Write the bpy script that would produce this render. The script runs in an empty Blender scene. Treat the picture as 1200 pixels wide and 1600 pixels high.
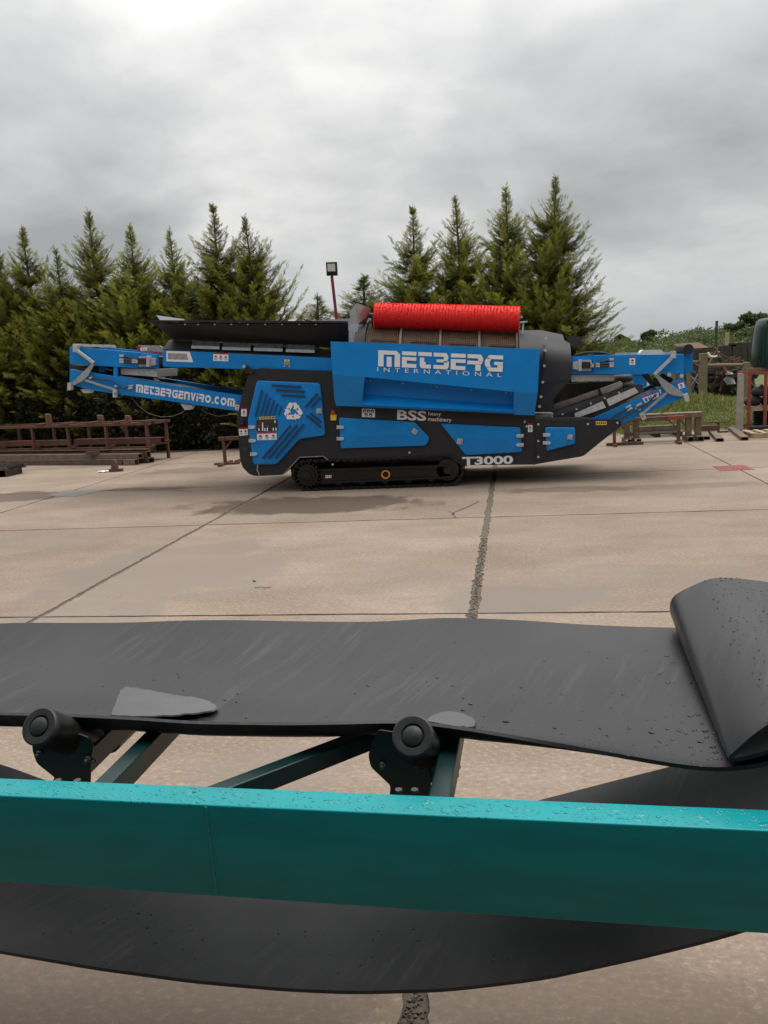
import bpy, bmesh, math, random
import numpy as np
from mathutils import Vector, Matrix
random.seed(7); rng = np.random.default_rng(7)
S = bpy.context.scene
C = S.collection
R = math.radians

# ------------------------------------------------------------ camera, sky, sun, exposure
H = 2.3                                   # eye height
FPX = 1252.0                              # focal length for a 1200 x 1600 picture
CM = np.array([[0.98615232, 0.02915073, 0.16326002],
               [0.15485647, 0.19047346, -0.96940153],
               [-0.05935546, 0.98125944, 0.18332167]])
cam = bpy.data.cameras.new('camera')
cam.sensor_fit = 'VERTICAL'; cam.sensor_height = 24; cam.sensor_width = 18
cam.lens = FPX / 1600 * 24
cam.clip_start = 0.05; cam.clip_end = 3000
co = bpy.data.objects.new('camera', cam); C.objects.link(co)
mw = Matrix([list(CM[i]) + [(0, 0, H)[i]] for i in range(3)] + [[0, 0, 0, 1]])
co.matrix_world = mw
S.camera = co

SUN_EL, SUN_AZ = R(72), R(70)             # high and soft behind the cloud
w = bpy.data.worlds.new('World'); S.world = w; w.use_nodes = True
nt = w.node_tree; nt.nodes.clear()
N = nt.nodes.new; L = nt.links.new
out = N('ShaderNodeOutputWorld'); bg = N('ShaderNodeBackground')
sky = N('ShaderNodeTexSky'); sky.sky_type = 'NISHITA'; sky.sun_disc = False
sky.sun_elevation = SUN_EL; sky.sun_rotation = SUN_AZ
tc = N('ShaderNodeTexCoord'); sep = N('ShaderNodeSeparateXYZ'); L(tc.outputs['Generated'], sep.inputs[0])
def wm(op, a, b=None, c=None):
    n = N('ShaderNodeMath'); n.operation = op
    for i, v in enumerate((a, b, c)):
        if v is None: continue
        if isinstance(v, (int, float)): n.inputs[i].default_value = v
        else: L(v, n.inputs[i])
    return n.outputs[0]
zc = wm('MAXIMUM', sep.outputs[2], 0.0)
den = wm('ADD', zc, 0.34)
comb = N('ShaderNodeCombineXYZ')
L(wm('DIVIDE', sep.outputs[0], den), comb.inputs[0]); L(wm('DIVIDE', sep.outputs[1], den), comb.inputs[1])
mapn = N('ShaderNodeMapping'); mapn.inputs['Location'].default_value = (9.67, 8.28, 0); mapn.inputs['Scale'].default_value = (-0.95, 0.9, 1)
L(comb.outputs[0], mapn.inputs[0])
def noise(scale, detail, rough, dist=0.0):
    n = N('ShaderNodeTexNoise'); n.inputs['Scale'].default_value = scale; n.inputs['Detail'].default_value = detail
    n.inputs['Roughness'].default_value = rough; n.inputs['Distortion'].default_value = dist
    L(mapn.outputs[0], n.inputs['Vector']); return n.outputs[0]
big = noise(0.75, 5, 0.5, 0.3); mid = noise(2.4, 6, 0.55, 0.2)
v = wm('ADD', wm('MULTIPLY', big, 0.74), wm('MULTIPLY', mid, 0.26))
ramp = N('ShaderNodeValToRGB'); L(v, ramp.inputs[0])
e = ramp.color_ramp.elements
e[0].position = 0.41; e[0].color = (3.3, 3.38, 3.44, 1)
e[1].position = 0.59; e[1].color = (7.7, 7.6, 7.45, 1)
m_ = ramp.color_ramp.elements.new(0.5); m_.color = (5.1, 5.1, 5.08, 1)
for el in ramp.color_ramp.elements: el.color = tuple(c / 8.0 for c in el.color[:3]) + (1,)
# overcast brightening towards the zenith, a cooler thinner band at the horizon
gain = wm('MULTIPLY', wm('ADD', 0.74, wm('MULTIPLY', zc, 1.5)), 9.0)
mulc = N('ShaderNodeVectorMath'); mulc.operation = 'SCALE'; L(ramp.outputs[0], mulc.inputs[0]); L(gain, mulc.inputs['Scale'])
hz = N('ShaderNodeMapRange'); hz.inputs['From Min'].default_value = 0.0; hz.inputs['From Max'].default_value = 0.16
hz.inputs['To Min'].default_value = 0.65; hz.inputs['To Max'].default_value = 0.0; L(zc, hz.inputs['Value'])
mixh = N('ShaderNodeMix'); mixh.data_type = 'RGBA'; L(hz.outputs[0], mixh.inputs['Factor'])
L(mulc.outputs[0], mixh.inputs['A']); mixh.inputs['B'].default_value = (4.4, 4.75, 5.0, 1)
mixs = N('ShaderNodeMix'); mixs.data_type = 'RGBA'; mixs.inputs['Factor'].default_value = 0.96
L(sky.outputs[0], mixs.inputs['A']); L(mixh.outputs['Result'], mixs.inputs['B'])
L(mixs.outputs['Result'], bg.inputs['Color']); bg.inputs['Strength'].default_value = 0.1
L(bg.outputs[0], out.inputs['Surface'])
sl = bpy.data.lights.new('sun', 'SUN'); sl.energy = 1.5; sl.angle = R(35); sl.color = (1, 0.95, 0.88)
so = bpy.data.objects.new('sun', sl); C.objects.link(so)
sd = Vector((math.sin(SUN_AZ) * math.cos(SUN_EL), math.cos(SUN_AZ) * math.cos(SUN_EL), math.sin(SUN_EL)))
so.rotation_euler = sd.to_track_quat('Z', 'Y').to_euler()
S.view_settings.view_transform = 'Standard'; S.view_settings.look = 'None'
S.view_settings.exposure = 0.1; S.view_settings.gamma = 1.0; S.view_settings.use_curve_mapping = False

# ------------------------------------------------------------ measuring helpers (photo point -> place)
def ray(u, v): return CM @ np.array([(u - 600) / FPX, -(v - 800) / FPX, -1.0])
def PY(u, v, Y):                            # on the upright plane at distance Y
    r = ray(u, v); p = r * (Y / r[1]); return (p[0], Y, p[2] + H)
def PZ(u, v, z=0.0):                        # on the level plane at height z
    r = ray(u, v); p = r * ((z - H) / r[2]); return (p[0], p[1], z)
def PX(pts, Y): return [(PY(u, v, Y)[0], PY(u, v, Y)[2]) for u, v in pts]
def proj(p):
    c = CM.T @ (np.array(p) - [0, 0, H]); return 600 + FPX * c[0] / -c[2], 800 - FPX * c[1] / -c[2]

def rnd(pts, r, n=4):                       # round the corners of a polygon
    o = []; k = len(pts)
    for i in range(k):
        a, b, c = (np.array(pts[j % k][:2], float) for j in (i - 1, i, i + 1))
        rr = r if len(pts[i]) < 3 else pts[i][2]
        if rr <= 0: o.append(tuple(b)); continue
        d1 = (a - b); d2 = (c - b); l1 = np.linalg.norm(d1); l2 = np.linalg.norm(d2)
        t = min(rr, l1 * .45, l2 * .45); p = b + d1 / l1 * t; q = b + d2 / l2 * t
        for j in range(n + 1):
            s = j / n; o.append(tuple((1 - s) ** 2 * p + 2 * s * (1 - s) * b + s * s * q))
    return o

class MB:
    def __init__(s): s.v = []; s.f = []; s.m = []; s.k = 0
    def add(s, vs, fs):
        o = len(s.v); s.v += [tuple(map(float, p)) for p in vs]
        for f in fs: s.f.append([o + i for i in f]); s.m.append(s.k)
        return s
    def mat(s, k): s.k = k; return s
    def hexa(s, p):                         # 8 points: bottom ring, top ring
        return s.add(p, [(0, 3, 2, 1), (4, 5, 6, 7), (0, 1, 5, 4), (1, 2, 6, 5), (2, 3, 7, 6), (3, 0, 4, 7)])
    def box(s, x0, x1, y0, y1, z0, z1):
        return s.hexa([(x0, y0, z0), (x1, y0, z0), (x1, y1, z0), (x0, y1, z0), (x0, y0, z1), (x1, y0, z1), (x1, y1, z1), (x0, y1, z1)])
    def cbox(s, c, sz, rot=None):
        M = Matrix(rot) if rot is not None else Matrix.Identity(3)
        p = [Vector(c) + M @ Vector((a * sz[0] / 2, b * sz[1] / 2, d * sz[2] / 2)) for d in (-1, 1) for a, b in ((-1, -1), (1, -1), (1, 1), (-1, 1))]
        return s.hexa(p)
    def prism(s, xz, y0, y1):               # polygon in the upright plane, given depth
        n = len(xz); vs = [(x, y0, z) for x, z in xz] + [(x, y1, z) for x, z in xz]
        return s.add(vs, [list(range(n)), list(range(2 * n - 1, n - 1, -1))] + [(i, i + n, (i + 1) % n + n, (i + 1) % n) for i in range(n)])
    def prismz(s, xy, z0, z1):
        n = len(xy); vs = [(x, y, z0) for x, y in xy] + [(x, y, z1) for x, y in xy]
        return s.add(vs, [list(range(n - 1, -1, -1)), list(range(n, 2 * n))] + [(i, (i + 1) % n, (i + 1) % n + n, i + n) for i in range(n)])
    def bar(s, p0, p1, w, h, up=(0, 0, 1)):
        a = Vector(p0); b = Vector(p1); d = (b - a).normalized(); u = Vector(up)
        if abs(d.dot(u)) > .95: u = Vector((0, 1, 0))
        x = d.cross(u).normalized(); z = x.cross(d).normalized()
        q = [(-1, -1), (1, -1), (1, 1), (-1, 1)]
        return s.hexa([a + x * (i * w / 2) + z * (j * h / 2) for i, j in q] + [b + x * (i * w / 2) + z * (j * h / 2) for i, j in q])
    def cyl(s, p0, p1, r, n=12, r2=None):
        a = Vector(p0); b = Vector(p1); d = (b - a).normalized(); u = Vector((0, 0, 1)) if abs(d.z) < .9 else Vector((1, 0, 0))
        x = d.cross(u).normalized(); z = x.cross(d); r2 = r if r2 is None else r2
        rg = lambda c, q: [c + (x * math.cos(t) + z * math.sin(t)) * q for t in (2 * math.pi * i / n for i in range(n))]
        return s.add(rg(a, r) + rg(b, r2), [list(range(n)), list(range(2 * n - 1, n - 1, -1))] + [(i, i + n, (i + 1) % n + n, (i + 1) % n) for i in range(n)])
    def tube(s, pts, r, n=6):
        P = [Vector(p) for p in pts]; rings = []; k = len(P)
        for i in range(k):
            d = (P[min(i + 1, k - 1)] - P[max(i - 1, 0)]).normalized(); u = Vector((0, 0, 1)) if abs(d.z) < .9 else Vector((1, 0, 0))
            x = d.cross(u).normalized(); z = x.cross(d); rr = r[i] if isinstance(r, (list, tuple)) else r
            rings += [P[i] + (x * math.cos(t) + z * math.sin(t)) * rr for t in (2 * math.pi * j / n for j in range(n))]
        fs = [(i * n + j, i * n + (j + 1) % n, (i + 1) * n + (j + 1) % n, (i + 1) * n + j) for i in range(k - 1) for j in range(n)]
        return s.add(rings, fs + [list(range(n - 1, -1, -1)), list(range((k - 1) * n, k * n))])
    def grid(s, P):                         # P[i][j] points
        a, b = len(P), len(P[0])
        return s.add([p for r in P for p in r], [(i * b + j, i * b + j + 1, (i + 1) * b + j + 1, (i + 1) * b + j) for i in range(a - 1) for j in range(b - 1)])
    def lathe(s, prof, c, n=24):            # prof (r,z) about a vertical axis
        P = [[(c[0] + r * math.cos(2 * math.pi * j / n), c[1] + r * math.sin(2 * math.pi * j / n), c[2] + z) for j in range(n + 1)] for r, z in prof]
        return s.grid(P)
    def build(s, name, mats, parent=None, smooth=None, bevel=None, kind=None, solid=None, norm=True):
        me = bpy.data.meshes.new(name)
        o = bpy.data.objects.new(name, me); C.objects.link(o)
        off = WORLD(parent) if parent is not None else Vector((0, 0, 0))
        me.from_pydata([Vector(p) - off for p in s.v], [], s.f)
        for m in (mats if isinstance(mats, (list, tuple)) else [mats]): me.materials.append(m)
        if len(set(s.m)) > 1: me.polygons.foreach_set('material_index', s.m)
        if norm:
            bm = bmesh.new(); bm.from_mesh(me); bmesh.ops.recalc_face_normals(bm, faces=bm.faces); bm.to_mesh(me); bm.free()
        if smooth: me.shade_smooth(); me.set_sharp_from_angle(angle=R(smooth))
        if solid:
            q = o.modifiers.new('thickness', 'SOLIDIFY'); q.thickness = solid; q.offset = 0
        if bevel:
            q = o.modifiers.new('bevel', 'BEVEL'); q.width = bevel; q.segments = 2; q.limit_method = 'ANGLE'; q.angle_limit = R(35)
        if parent is not None: o.parent = parent
        if kind: o['kind'] = kind
        me.update(); return o
_loc = {}
def WORLD(o): return _loc.get(o.name, Vector((0, 0, 0)))
def tag(o, label, cat, group=None):
    o['label'] = label; o['category'] = cat; o['kind'] = 'thing'
    if group: o['group'] = group
    return o
def thing(name, label, cat, loc, group=None):
    o = bpy.data.objects.new(name, None); C.objects.link(o); o.location = loc; o.empty_display_size = .2
    _loc[o.name] = Vector(loc); return tag(o, label, cat, group)
def sub(mb, name, mats, part, **k):         # a sub-part: its part sits at its thing's origin
    _loc[part.name] = WORLD(part.parent); return mb.build(name, mats, part, **k)
def dup(root, loc, rz=0.0, sc=None, label=None):
    r = root.copy(); C.objects.link(r); r.location = loc; r.rotation_euler = (0, 0, rz)
    if sc: r.scale = sc
    if label: r['label'] = label
    for ch in list(root.children):
        c = ch.copy(); C.objects.link(c); c.parent = r
        for g in ch.children:
            d = g.copy(); C.objects.link(d); d.parent = c
    return r

# ------------------------------------------------------------ materials
def material(name, col, rough=.5, metal=0.0, var=.12, scale=6.0, bump=0.0, bscale=60.0, spec=.5, col2=None, stretch=None, thr=None, coat=0.0):
    m = bpy.data.materials.new(name); m.use_nodes = True; t = m.node_tree; b = t.nodes['Principled BSDF']
    b.inputs['Roughness'].default_value = rough; b.inputs['Metallic'].default_value = metal
    b.inputs['Specular IOR Level'].default_value = spec; b.inputs['Coat Weight'].default_value = coat
    g = t.nodes.new('ShaderNodeNewGeometry'); mp = t.nodes.new('ShaderNodeMapping'); t.links.new(g.outputs['Position'], mp.inputs[0])
    if stretch: mp.inputs['Scale'].default_value = stretch
    n = t.nodes.new('ShaderNodeTexNoise'); n.inputs['Scale'].default_value = scale; n.inputs['Detail'].default_value = 6; n.inputs['Roughness'].default_value = .62
    t.links.new(mp.outputs[0], n.inputs['Vector'])
    r = t.nodes.new('ShaderNodeValToRGB'); t.links.new(n.outputs[0], r.inputs[0])
    c2 = col2 or tuple(min(1, c * (1 + var)) for c in col); c1 = tuple(c * (1 - var) for c in col) if not col2 else col
    lo, hi = thr or (.32, .68)
    r.color_ramp.elements[0].position = lo; r.color_ramp.elements[0].color = (*c1, 1)
    r.color_ramp.elements[1].position = hi; r.color_ramp.elements[1].color = (*c2, 1)
    t.links.new(r.outputs[0], b.inputs['Base Color'])
    mr = t.nodes.new('ShaderNodeMapRange'); mr.inputs['To Min'].default_value = max(.02, rough - .1); mr.inputs['To Max'].default_value = min(1, rough + .1)
    t.links.new(n.outputs[0], mr.inputs['Value']); t.links.new(mr.outputs[0], b.inputs['Roughness'])
    if bump:
        n2 = t.nodes.new('ShaderNodeTexNoise'); n2.inputs['Scale'].default_value = bscale; n2.inputs['Detail'].default_value = 4
        t.links.new(g.outputs['Position'], n2.inputs['Vector'])
        bp = t.nodes.new('ShaderNodeBump'); bp.inputs['Strength'].default_value = bump; bp.inputs['Distance'].default_value = .01
        t.links.new(n2.outputs[0], bp.inputs['Height']); t.links.new(bp.outputs[0], b.inputs['Normal'])
    return m
M = {}
M['blue'] = material('blue_paint', (.004, .215, .60), .40, var=.07, scale=3, spec=.35)
M['grey'] = material('anthracite_paint', (.026, .026, .030), .52, var=.16, scale=4, spec=.3)
M['black'] = material('black_steel', (.008, .008, .008), .4, var=.3, scale=9)
M['dark'] = material('dark_interior', (.02, .019, .019), .7, var=.3, scale=5)
M['brownblack'] = material('hopper_steel', (.017, .014, .0135), .6, var=.2, scale=3)
M['galv'] = material('galvanised_steel', (.52, .54, .56), .42, metal=.25, var=.16, scale=16)
M['mottled'] = material('scuffed_rubber_clamp', (.05, .052, .055), .5, col2=(.17, .175, .18), scale=14)
M['galvdull'] = material('dull_galvanised_plate', (.36, .37, .37), .5, metal=.35, var=.18, scale=12)
M['steel'] = material('brushed_steel', (.42, .40, .37), .34, metal=.85, var=.2, scale=6, stretch=(1, 1, 8))
M['white'] = material('white_print', (.80, .80, .82), .5, var=.04, scale=10)
M['redprint'] = material('red_print', (.45, .02, .04), .5, var=.05)
M['ink'] = material('black_print', (.03, .03, .035), .5, var=.05)
M['yellow'] = material('yellow_print', (.75, .5, .03), .5, var=.06)
M['orange'] = material('orange_paint', (.75, .27, .05), .5, var=.06)
M['redbtn'] = material('red_plastic', (.55, .05, .02), .35, var=.05)
M['bristle'] = material('red_bristle', (.86, .018, .008), .55, var=.1, scale=40)
M['mesh'] = material('rusty_screen_wire', (.10, .05, .028), .75, col2=(.19, .115, .068), scale=7)
M['rustband'] = material('dull_band_steel', (.12, .105, .095), .6, var=.2)
M['meshin'] = material('rusty_drum_inside', (.035, .018, .011), .8, col2=(.09, .045, .025), scale=5)
M['rubber'] = material('belt_rubber', (.030, .030, .034), .44, col2=(.054, .054, .058), scale=2.2, stretch=(1, 3, 1), bump=.05, bscale=160, thr=(.25, .75))
M['rubberwet'] = material('wet_belt_rubber', (.016, .017, .017), .30, col2=(.034, .034, .034), scale=3, bump=.05, bscale=220)
def rubber(name, c0, c1, rough):
    m = material(name, c0, rough, col2=c1, scale=2.0, bump=.05, bscale=170, thr=(.25, .75)); t = m.node_tree; b = t.nodes['Principled BSDF']; N = t.nodes.new; L = t.links.new
    g = N('ShaderNodeNewGeometry'); sp = N('ShaderNodeSeparateXYZ'); L(g.outputs['Position'], sp.inputs[0])
    # faint scuffs swept across the width in shallow arcs
    bow = N('ShaderNodeMath'); bow.operation = 'POWER'; L(sp.outputs[1], bow.inputs[0]); bow.inputs[1].default_value = 2.0
    k = N('ShaderNodeMath'); k.operation = 'MULTIPLY_ADD'; L(bow.outputs[0], k.inputs[0]); k.inputs[1].default_value = -.10; L(sp.outputs[0], k.inputs[2])
    cb_ = N('ShaderNodeCombineXYZ'); L(k.outputs[0], cb_.inputs[0]); 
    y_ = N('ShaderNodeMath'); y_.operation = 'MULTIPLY'; L(sp.outputs[1], y_.inputs[0]); y_.inputs[1].default_value = .10; L(y_.outputs[0], cb_.inputs[1])
    n = N('ShaderNodeTexNoise'); n.inputs['Scale'].default_value = 26; n.inputs['Detail'].default_value = 7; n.inputs['Roughness'].default_value = .7; L(cb_.outputs[0], n.inputs['Vector'])
    n3 = N('ShaderNodeTexNoise'); n3.inputs['Scale'].default_value = 3.0; n3.inputs['Detail'].default_value = 4; L(g.outputs['Position'], n3.inputs['Vector'])
    a = N('ShaderNodeMapRange'); a.inputs['From Min'].default_value = .5; a.inputs['From Max'].default_value = .75; L(n.outputs[0], a.inputs['Value'])
    a2 = N('ShaderNodeMapRange'); a2.inputs['From Min'].default_value = .42; a2.inputs['From Max'].default_value = .7; L(n3.outputs[0], a2.inputs['Value'])
    q = N('ShaderNodeMath'); q.operation = 'MULTIPLY'; L(a.outputs[0], q.inputs[0]); L(a2.outputs[0], q.inputs[1])
    mx = N('ShaderNodeMix'); mx.data_type = 'RGBA'; old = b.inputs['Base Color'].links[0].from_socket; L(q.outputs[0], mx.inputs['Factor']); L(old, mx.inputs['A']); mx.inputs['B'].default_value = (.085, .083, .082, 1)
    sp2 = N('ShaderNodeTexNoise'); sp2.inputs['Scale'].default_value = 210; sp2.inputs['Detail'].default_value = 2; L(g.outputs['Position'], sp2.inputs['Vector'])
    a3 = N('ShaderNodeMapRange'); a3.inputs['From Min'].default_value = .66; a3.inputs['From Max'].default_value = .78; a3.inputs['To Max'].default_value = .5; L(sp2.outputs[0], a3.inputs['Value'])
    mx2 = N('ShaderNodeMix'); mx2.data_type = 'RGBA'; L(a3.outputs[0], mx2.inputs['Factor']); L(mx.outputs['Result'], mx2.inputs['A']); mx2.inputs['B'].default_value = (.10, .095, .09, 1); L(mx2.outputs['Result'], b.inputs['Base Color'])
    rr = N('ShaderNodeMapRange'); rr.inputs['To Min'].default_value = rough - .14; rr.inputs['To Max'].default_value = rough + .12; L(n3.outputs[0], rr.inputs['Value']); L(rr.outputs[0], b.inputs['Roughness'])
    return m
M['rubber'] = rubber('belt_rubber_scuffed', (.0115, .0115, .014), (.026, .026, .029), .39)
M['rubberin'] = material('pale_belt_rubber', (.27, .24, .21), .6, var=.25, scale=3)  # paler and browner than the scuffed belt rubber
M['teal'] = material('teal_paint', (.001, .33, .36), .38, var=.11, scale=3.5, bump=.02, bscale=140, spec=.35, stretch=(1, 1, 5))
M['seam'] = material('ground_teal_weld', (.02, .30, .33), .45, var=.25, scale=60)
M['dimbolt'] = material('dark_bolt_steel', (.10, .105, .105), .5, metal=.4, var=.3, scale=60)  # darker than the galvanised bolts
M['tealshade'] = material('shaded_teal_paint', (.002, .028, .028), .4, var=.12, scale=4)  # same teal darkened to paint in the shade under the belt
M['rollercap'] = material('roller_cap_plastic', (.03, .031, .034), .5, var=.2, scale=30)
M['water'] = material('rain_water', (.022, .022, .024), .03, var=.05, spec=.5)
M['skygrey'] = material('sky_grey_rain_water', (.085, .085, .087), .03, var=.12, scale=14, spec=.5)  # grey base colour stands in for the sky's reflection in the puddles
M['waterteal'] = material('rain_drop_on_teal', (.001, .31, .34), .06, var=.05, spec=.5)
M['rust'] = material('rusty_steel', (.07, .03, .018), .8, col2=(.16, .075, .043), scale=9, bump=.2, bscale=50)
M['rustred'] = material('faded_red_primer', (.12, .03, .024), .75, col2=(.10, .05, .033), scale=5)
M['rustgrey'] = material('weathered_box_section', (.10, .068, .045), .65, col2=(.20, .145, .105), scale=6, stretch=(1, 1, 1))
M['rustdark'] = material('dark_weathered_steel', (.05, .038, .03), .7, col2=(.12, .075, .05), scale=6)
M['wood'] = material('weathered_timber', (.15, .105, .06), .85, col2=(.27, .205, .13), scale=9, stretch=(6, 6, 1), bump=.2)
M['palewood'] = material('pale_pallet_timber', (.34, .24, .14), .85, col2=(.46, .36, .24), scale=9)
M['darkwood'] = material('dark_timber', (.03, .026, .022), .85, col2=(.075, .06, .045), scale=9)
M['conc'] = material('post_concrete', (.27, .24, .21), .9, col2=(.38, .34, .30), scale=8, bump=.3)
M['tank'] = material('dark_green_plastic', (.006, .028, .022), .33, var=.12, scale=3)
M['stillage'] = material('red_stillage_paint', (.30, .05, .03), .6, col2=(.20, .06, .035), scale=6)
M['tyre'] = material('black_plastic', (.016, .016, .017), .5, var=.2)
M['pole'] = material('maroon_paint', (.17, .012, .03), .5, var=.1)
M['lens'] = material('lamp_glass', (.62, .63, .62), .25, var=.06, scale=30)
M['scrub'] = None
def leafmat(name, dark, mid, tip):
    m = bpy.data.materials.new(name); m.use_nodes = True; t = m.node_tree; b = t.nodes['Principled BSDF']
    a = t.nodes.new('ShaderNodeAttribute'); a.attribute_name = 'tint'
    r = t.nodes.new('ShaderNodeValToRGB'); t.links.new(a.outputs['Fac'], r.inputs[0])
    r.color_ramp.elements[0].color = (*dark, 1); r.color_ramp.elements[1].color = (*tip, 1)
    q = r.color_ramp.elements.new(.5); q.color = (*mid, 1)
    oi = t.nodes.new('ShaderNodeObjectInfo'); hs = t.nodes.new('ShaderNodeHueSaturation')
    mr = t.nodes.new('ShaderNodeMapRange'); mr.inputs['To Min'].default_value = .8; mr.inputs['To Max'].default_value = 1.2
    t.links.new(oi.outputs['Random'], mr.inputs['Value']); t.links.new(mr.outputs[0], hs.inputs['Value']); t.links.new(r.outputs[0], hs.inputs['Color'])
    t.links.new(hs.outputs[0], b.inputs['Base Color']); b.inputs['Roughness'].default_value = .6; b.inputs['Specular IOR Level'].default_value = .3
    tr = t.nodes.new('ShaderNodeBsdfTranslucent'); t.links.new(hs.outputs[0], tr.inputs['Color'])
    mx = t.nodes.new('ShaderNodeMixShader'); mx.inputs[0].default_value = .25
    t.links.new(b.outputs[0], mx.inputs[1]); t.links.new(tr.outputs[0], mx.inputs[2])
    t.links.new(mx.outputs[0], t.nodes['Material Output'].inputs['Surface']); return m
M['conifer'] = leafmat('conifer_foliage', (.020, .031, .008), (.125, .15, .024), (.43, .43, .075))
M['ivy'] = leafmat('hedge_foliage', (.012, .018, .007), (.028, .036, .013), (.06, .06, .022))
M['grass'] = leafmat('grass_blades', (.08, .105, .025), (.17, .20, .05), (.32, .31, .11))
M['scrub'] = leafmat('scrub_foliage', (.06, .085, .035), (.115, .15, .055), (.19, .22, .085))
M['bark'] = material('bark', (.06, .042, .03), .9, col2=(.11, .085, .065), scale=12)
M['greybark'] = material('grey_bark', (.10, .09, .08), .9, var=.2)
M['soil'] = material('dark_earth', (.05, .035, .024), .95, col2=(.10, .07, .045), scale=3, bump=.4, bscale=20)
M['turf'] = material('rough_turf', (.06, .085, .022), .95, col2=(.12, .145, .045), scale=1.4, bump=.5, bscale=18)
M['hill'] = material('hillside_turf', (.06, .085, .03), .95, col2=(.115, .145, .05), scale=.12)
M['joint'] = material('joint_grit', (.085, .068, .052), .95, col2=(.18, .145, .112), scale=30, bump=.8, bscale=70)
M['redpatch'] = material('red_concrete_patch', (.22, .05, .045), .85, col2=(.27, .10, .08), scale=6, bump=.2)
M['greypatch'] = material('grey_concrete_patch', (.16, .145, .14), .8, col2=(.22, .20, .19), scale=5, bump=.2)

# concrete: tan, brushed, speckled, with damp stains and painted shade at the near end
def concrete():
    m = bpy.data.materials.new('yard_concrete'); m.use_nodes = True; t = m.node_tree; b = t.nodes['Principled BSDF']
    N = t.nodes.new; L = t.links.new
    g = N('ShaderNodeNewGeometry'); sp = N('ShaderNodeSeparateXYZ'); L(g.outputs['Position'], sp.inputs[0])
    def mth(op, a, b=None, cl=False):
        n = N('ShaderNodeMath'); n.operation = op; n.use_clamp = cl
        for i, v in enumerate((a, b)):
            if v is None: continue
            if isinstance(v, (int, float)): n.inputs[i].default_value = v
            else: L(v, n.inputs[i])
        return n.outputs[0]
    def nz(scale, det, st=None, rough=.6):
        n = N('ShaderNodeTexNoise'); n.inputs['Scale'].default_value = scale; n.inputs['Detail'].default_value = det; n.inputs['Roughness'].default_value = rough
        if st:
            mp = N('ShaderNodeMapping'); mp.inputs['Scale'].default_value = st; L(g.outputs['Position'], mp.inputs[0]); L(mp.outputs[0], n.inputs['Vector'])
        else: L(g.outputs['Position'], n.inputs['Vector'])
        return n.outputs[0]
    big = nz(.55, 6, (1, 1.7, 1)); med = nz(4.5, 6, (1, 1.5, 1)); streak = nz(2.2, 5, (.35, 3.0, 1)); fine = nz(70, 3, None, .7); grit = nz(26, 4, (1, 1.4, 1), .7)
    def mix(f, a, bcol):
        n = N('ShaderNodeMix'); n.data_type = 'RGBA'
        (L(f, n.inputs['Factor']) if not isinstance(f, float) else setattr(n.inputs['Factor'], 'default_value', f))
        for s_, v in (('A', a), ('B', bcol)):
            if isinstance(v, tuple): n.inputs[s_].default_value = (*v, 1)
            else: L(v, n.inputs[s_])
        return n.outputs['Result']
    def rng_(x, a, b_, c=0.0, d=1.0):
        n = N('ShaderNodeMapRange'); n.interpolation_type = 'SMOOTHSTEP'
        for k, v in zip(('From Min', 'From Max', 'To Min', 'To Max'), (a, b_, c, d)): n.inputs[k].default_value = v
        L(x, n.inputs['Value']); return n.outputs[0]
    c = mix(rng_(big, .3, .7), (.235, .175, .13), (.33, .258, .203))
    c = mix(rng_(streak, .42, .75, 0, .45), c, (.255, .20, .155))
    c = mix(rng_(med, .48, .75, 0, .4), c, (.22, .175, .14))
    c = mix(rng_(grit, .5, .66, 0, .45), c, (.17, .135, .105))
    c = mix(rng_(grit, .48, .34, 0, .4), c, (.52, .43, .33))
    c = mix(rng_(fine, .52, .72, 0, .5), c, (.19, .15, .12))
    # damp, worn and painted-shade patches: centre x, y, half sizes, darkness, colour
    wob = mth('SUBTRACT', nz(1.6, 6), .5)
    wet = None
    for cx, cy, rx, ry, k, colr in STAINS_AND_SHADE:
        dx = mth('DIVIDE', mth('SUBTRACT', sp.outputs[0], cx), rx); dy = mth('DIVIDE', mth('SUBTRACT', sp.outputs[1], cy), ry)
        d = mth('ADD', mth('SQRT', mth('ADD', mth('MULTIPLY', dx, dx), mth('MULTIPLY', dy, dy))), mth('MULTIPLY', wob, 1.7))
        f = rng_(d, 1.05, .72, 0, k)
        c = mix(f, c, colr); wet = f if wet is None else mth('MAXIMUM', wet, f)
    oi = N('ShaderNodeObjectInfo'); hs = N('ShaderNodeHueSaturation')
    L(rng_(oi.outputs['Random'], 0, 1, .93, 1.06), hs.inputs['Value']); L(c, hs.inputs['Color'])
    L(hs.outputs[0], b.inputs['Base Color'])
    L(mth('SUBTRACT', .82, mth('MULTIPLY', wet, .3)), b.inputs['Roughness']); b.inputs['Specular IOR Level'].default_value = .35
    bp = N('ShaderNodeBump'); bp.inputs['Strength'].default_value = .3; bp.inputs['Distance'].default_value = .006
    L(mth('ADD', mth('MULTIPLY', grit, .7), mth('MULTIPLY', fine, .3)), bp.inputs['Height']); L(bp.outputs[0], b.inputs['Normal'])
    return m
def stain_shade(u, v, rx, ry, k, c):
    p = PZ(u, v); return (p[0], p[1], rx, ry, k, c)
DAMP_SHADE = (.125, .09, .068); WORN = (.23, .19, .158)
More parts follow.
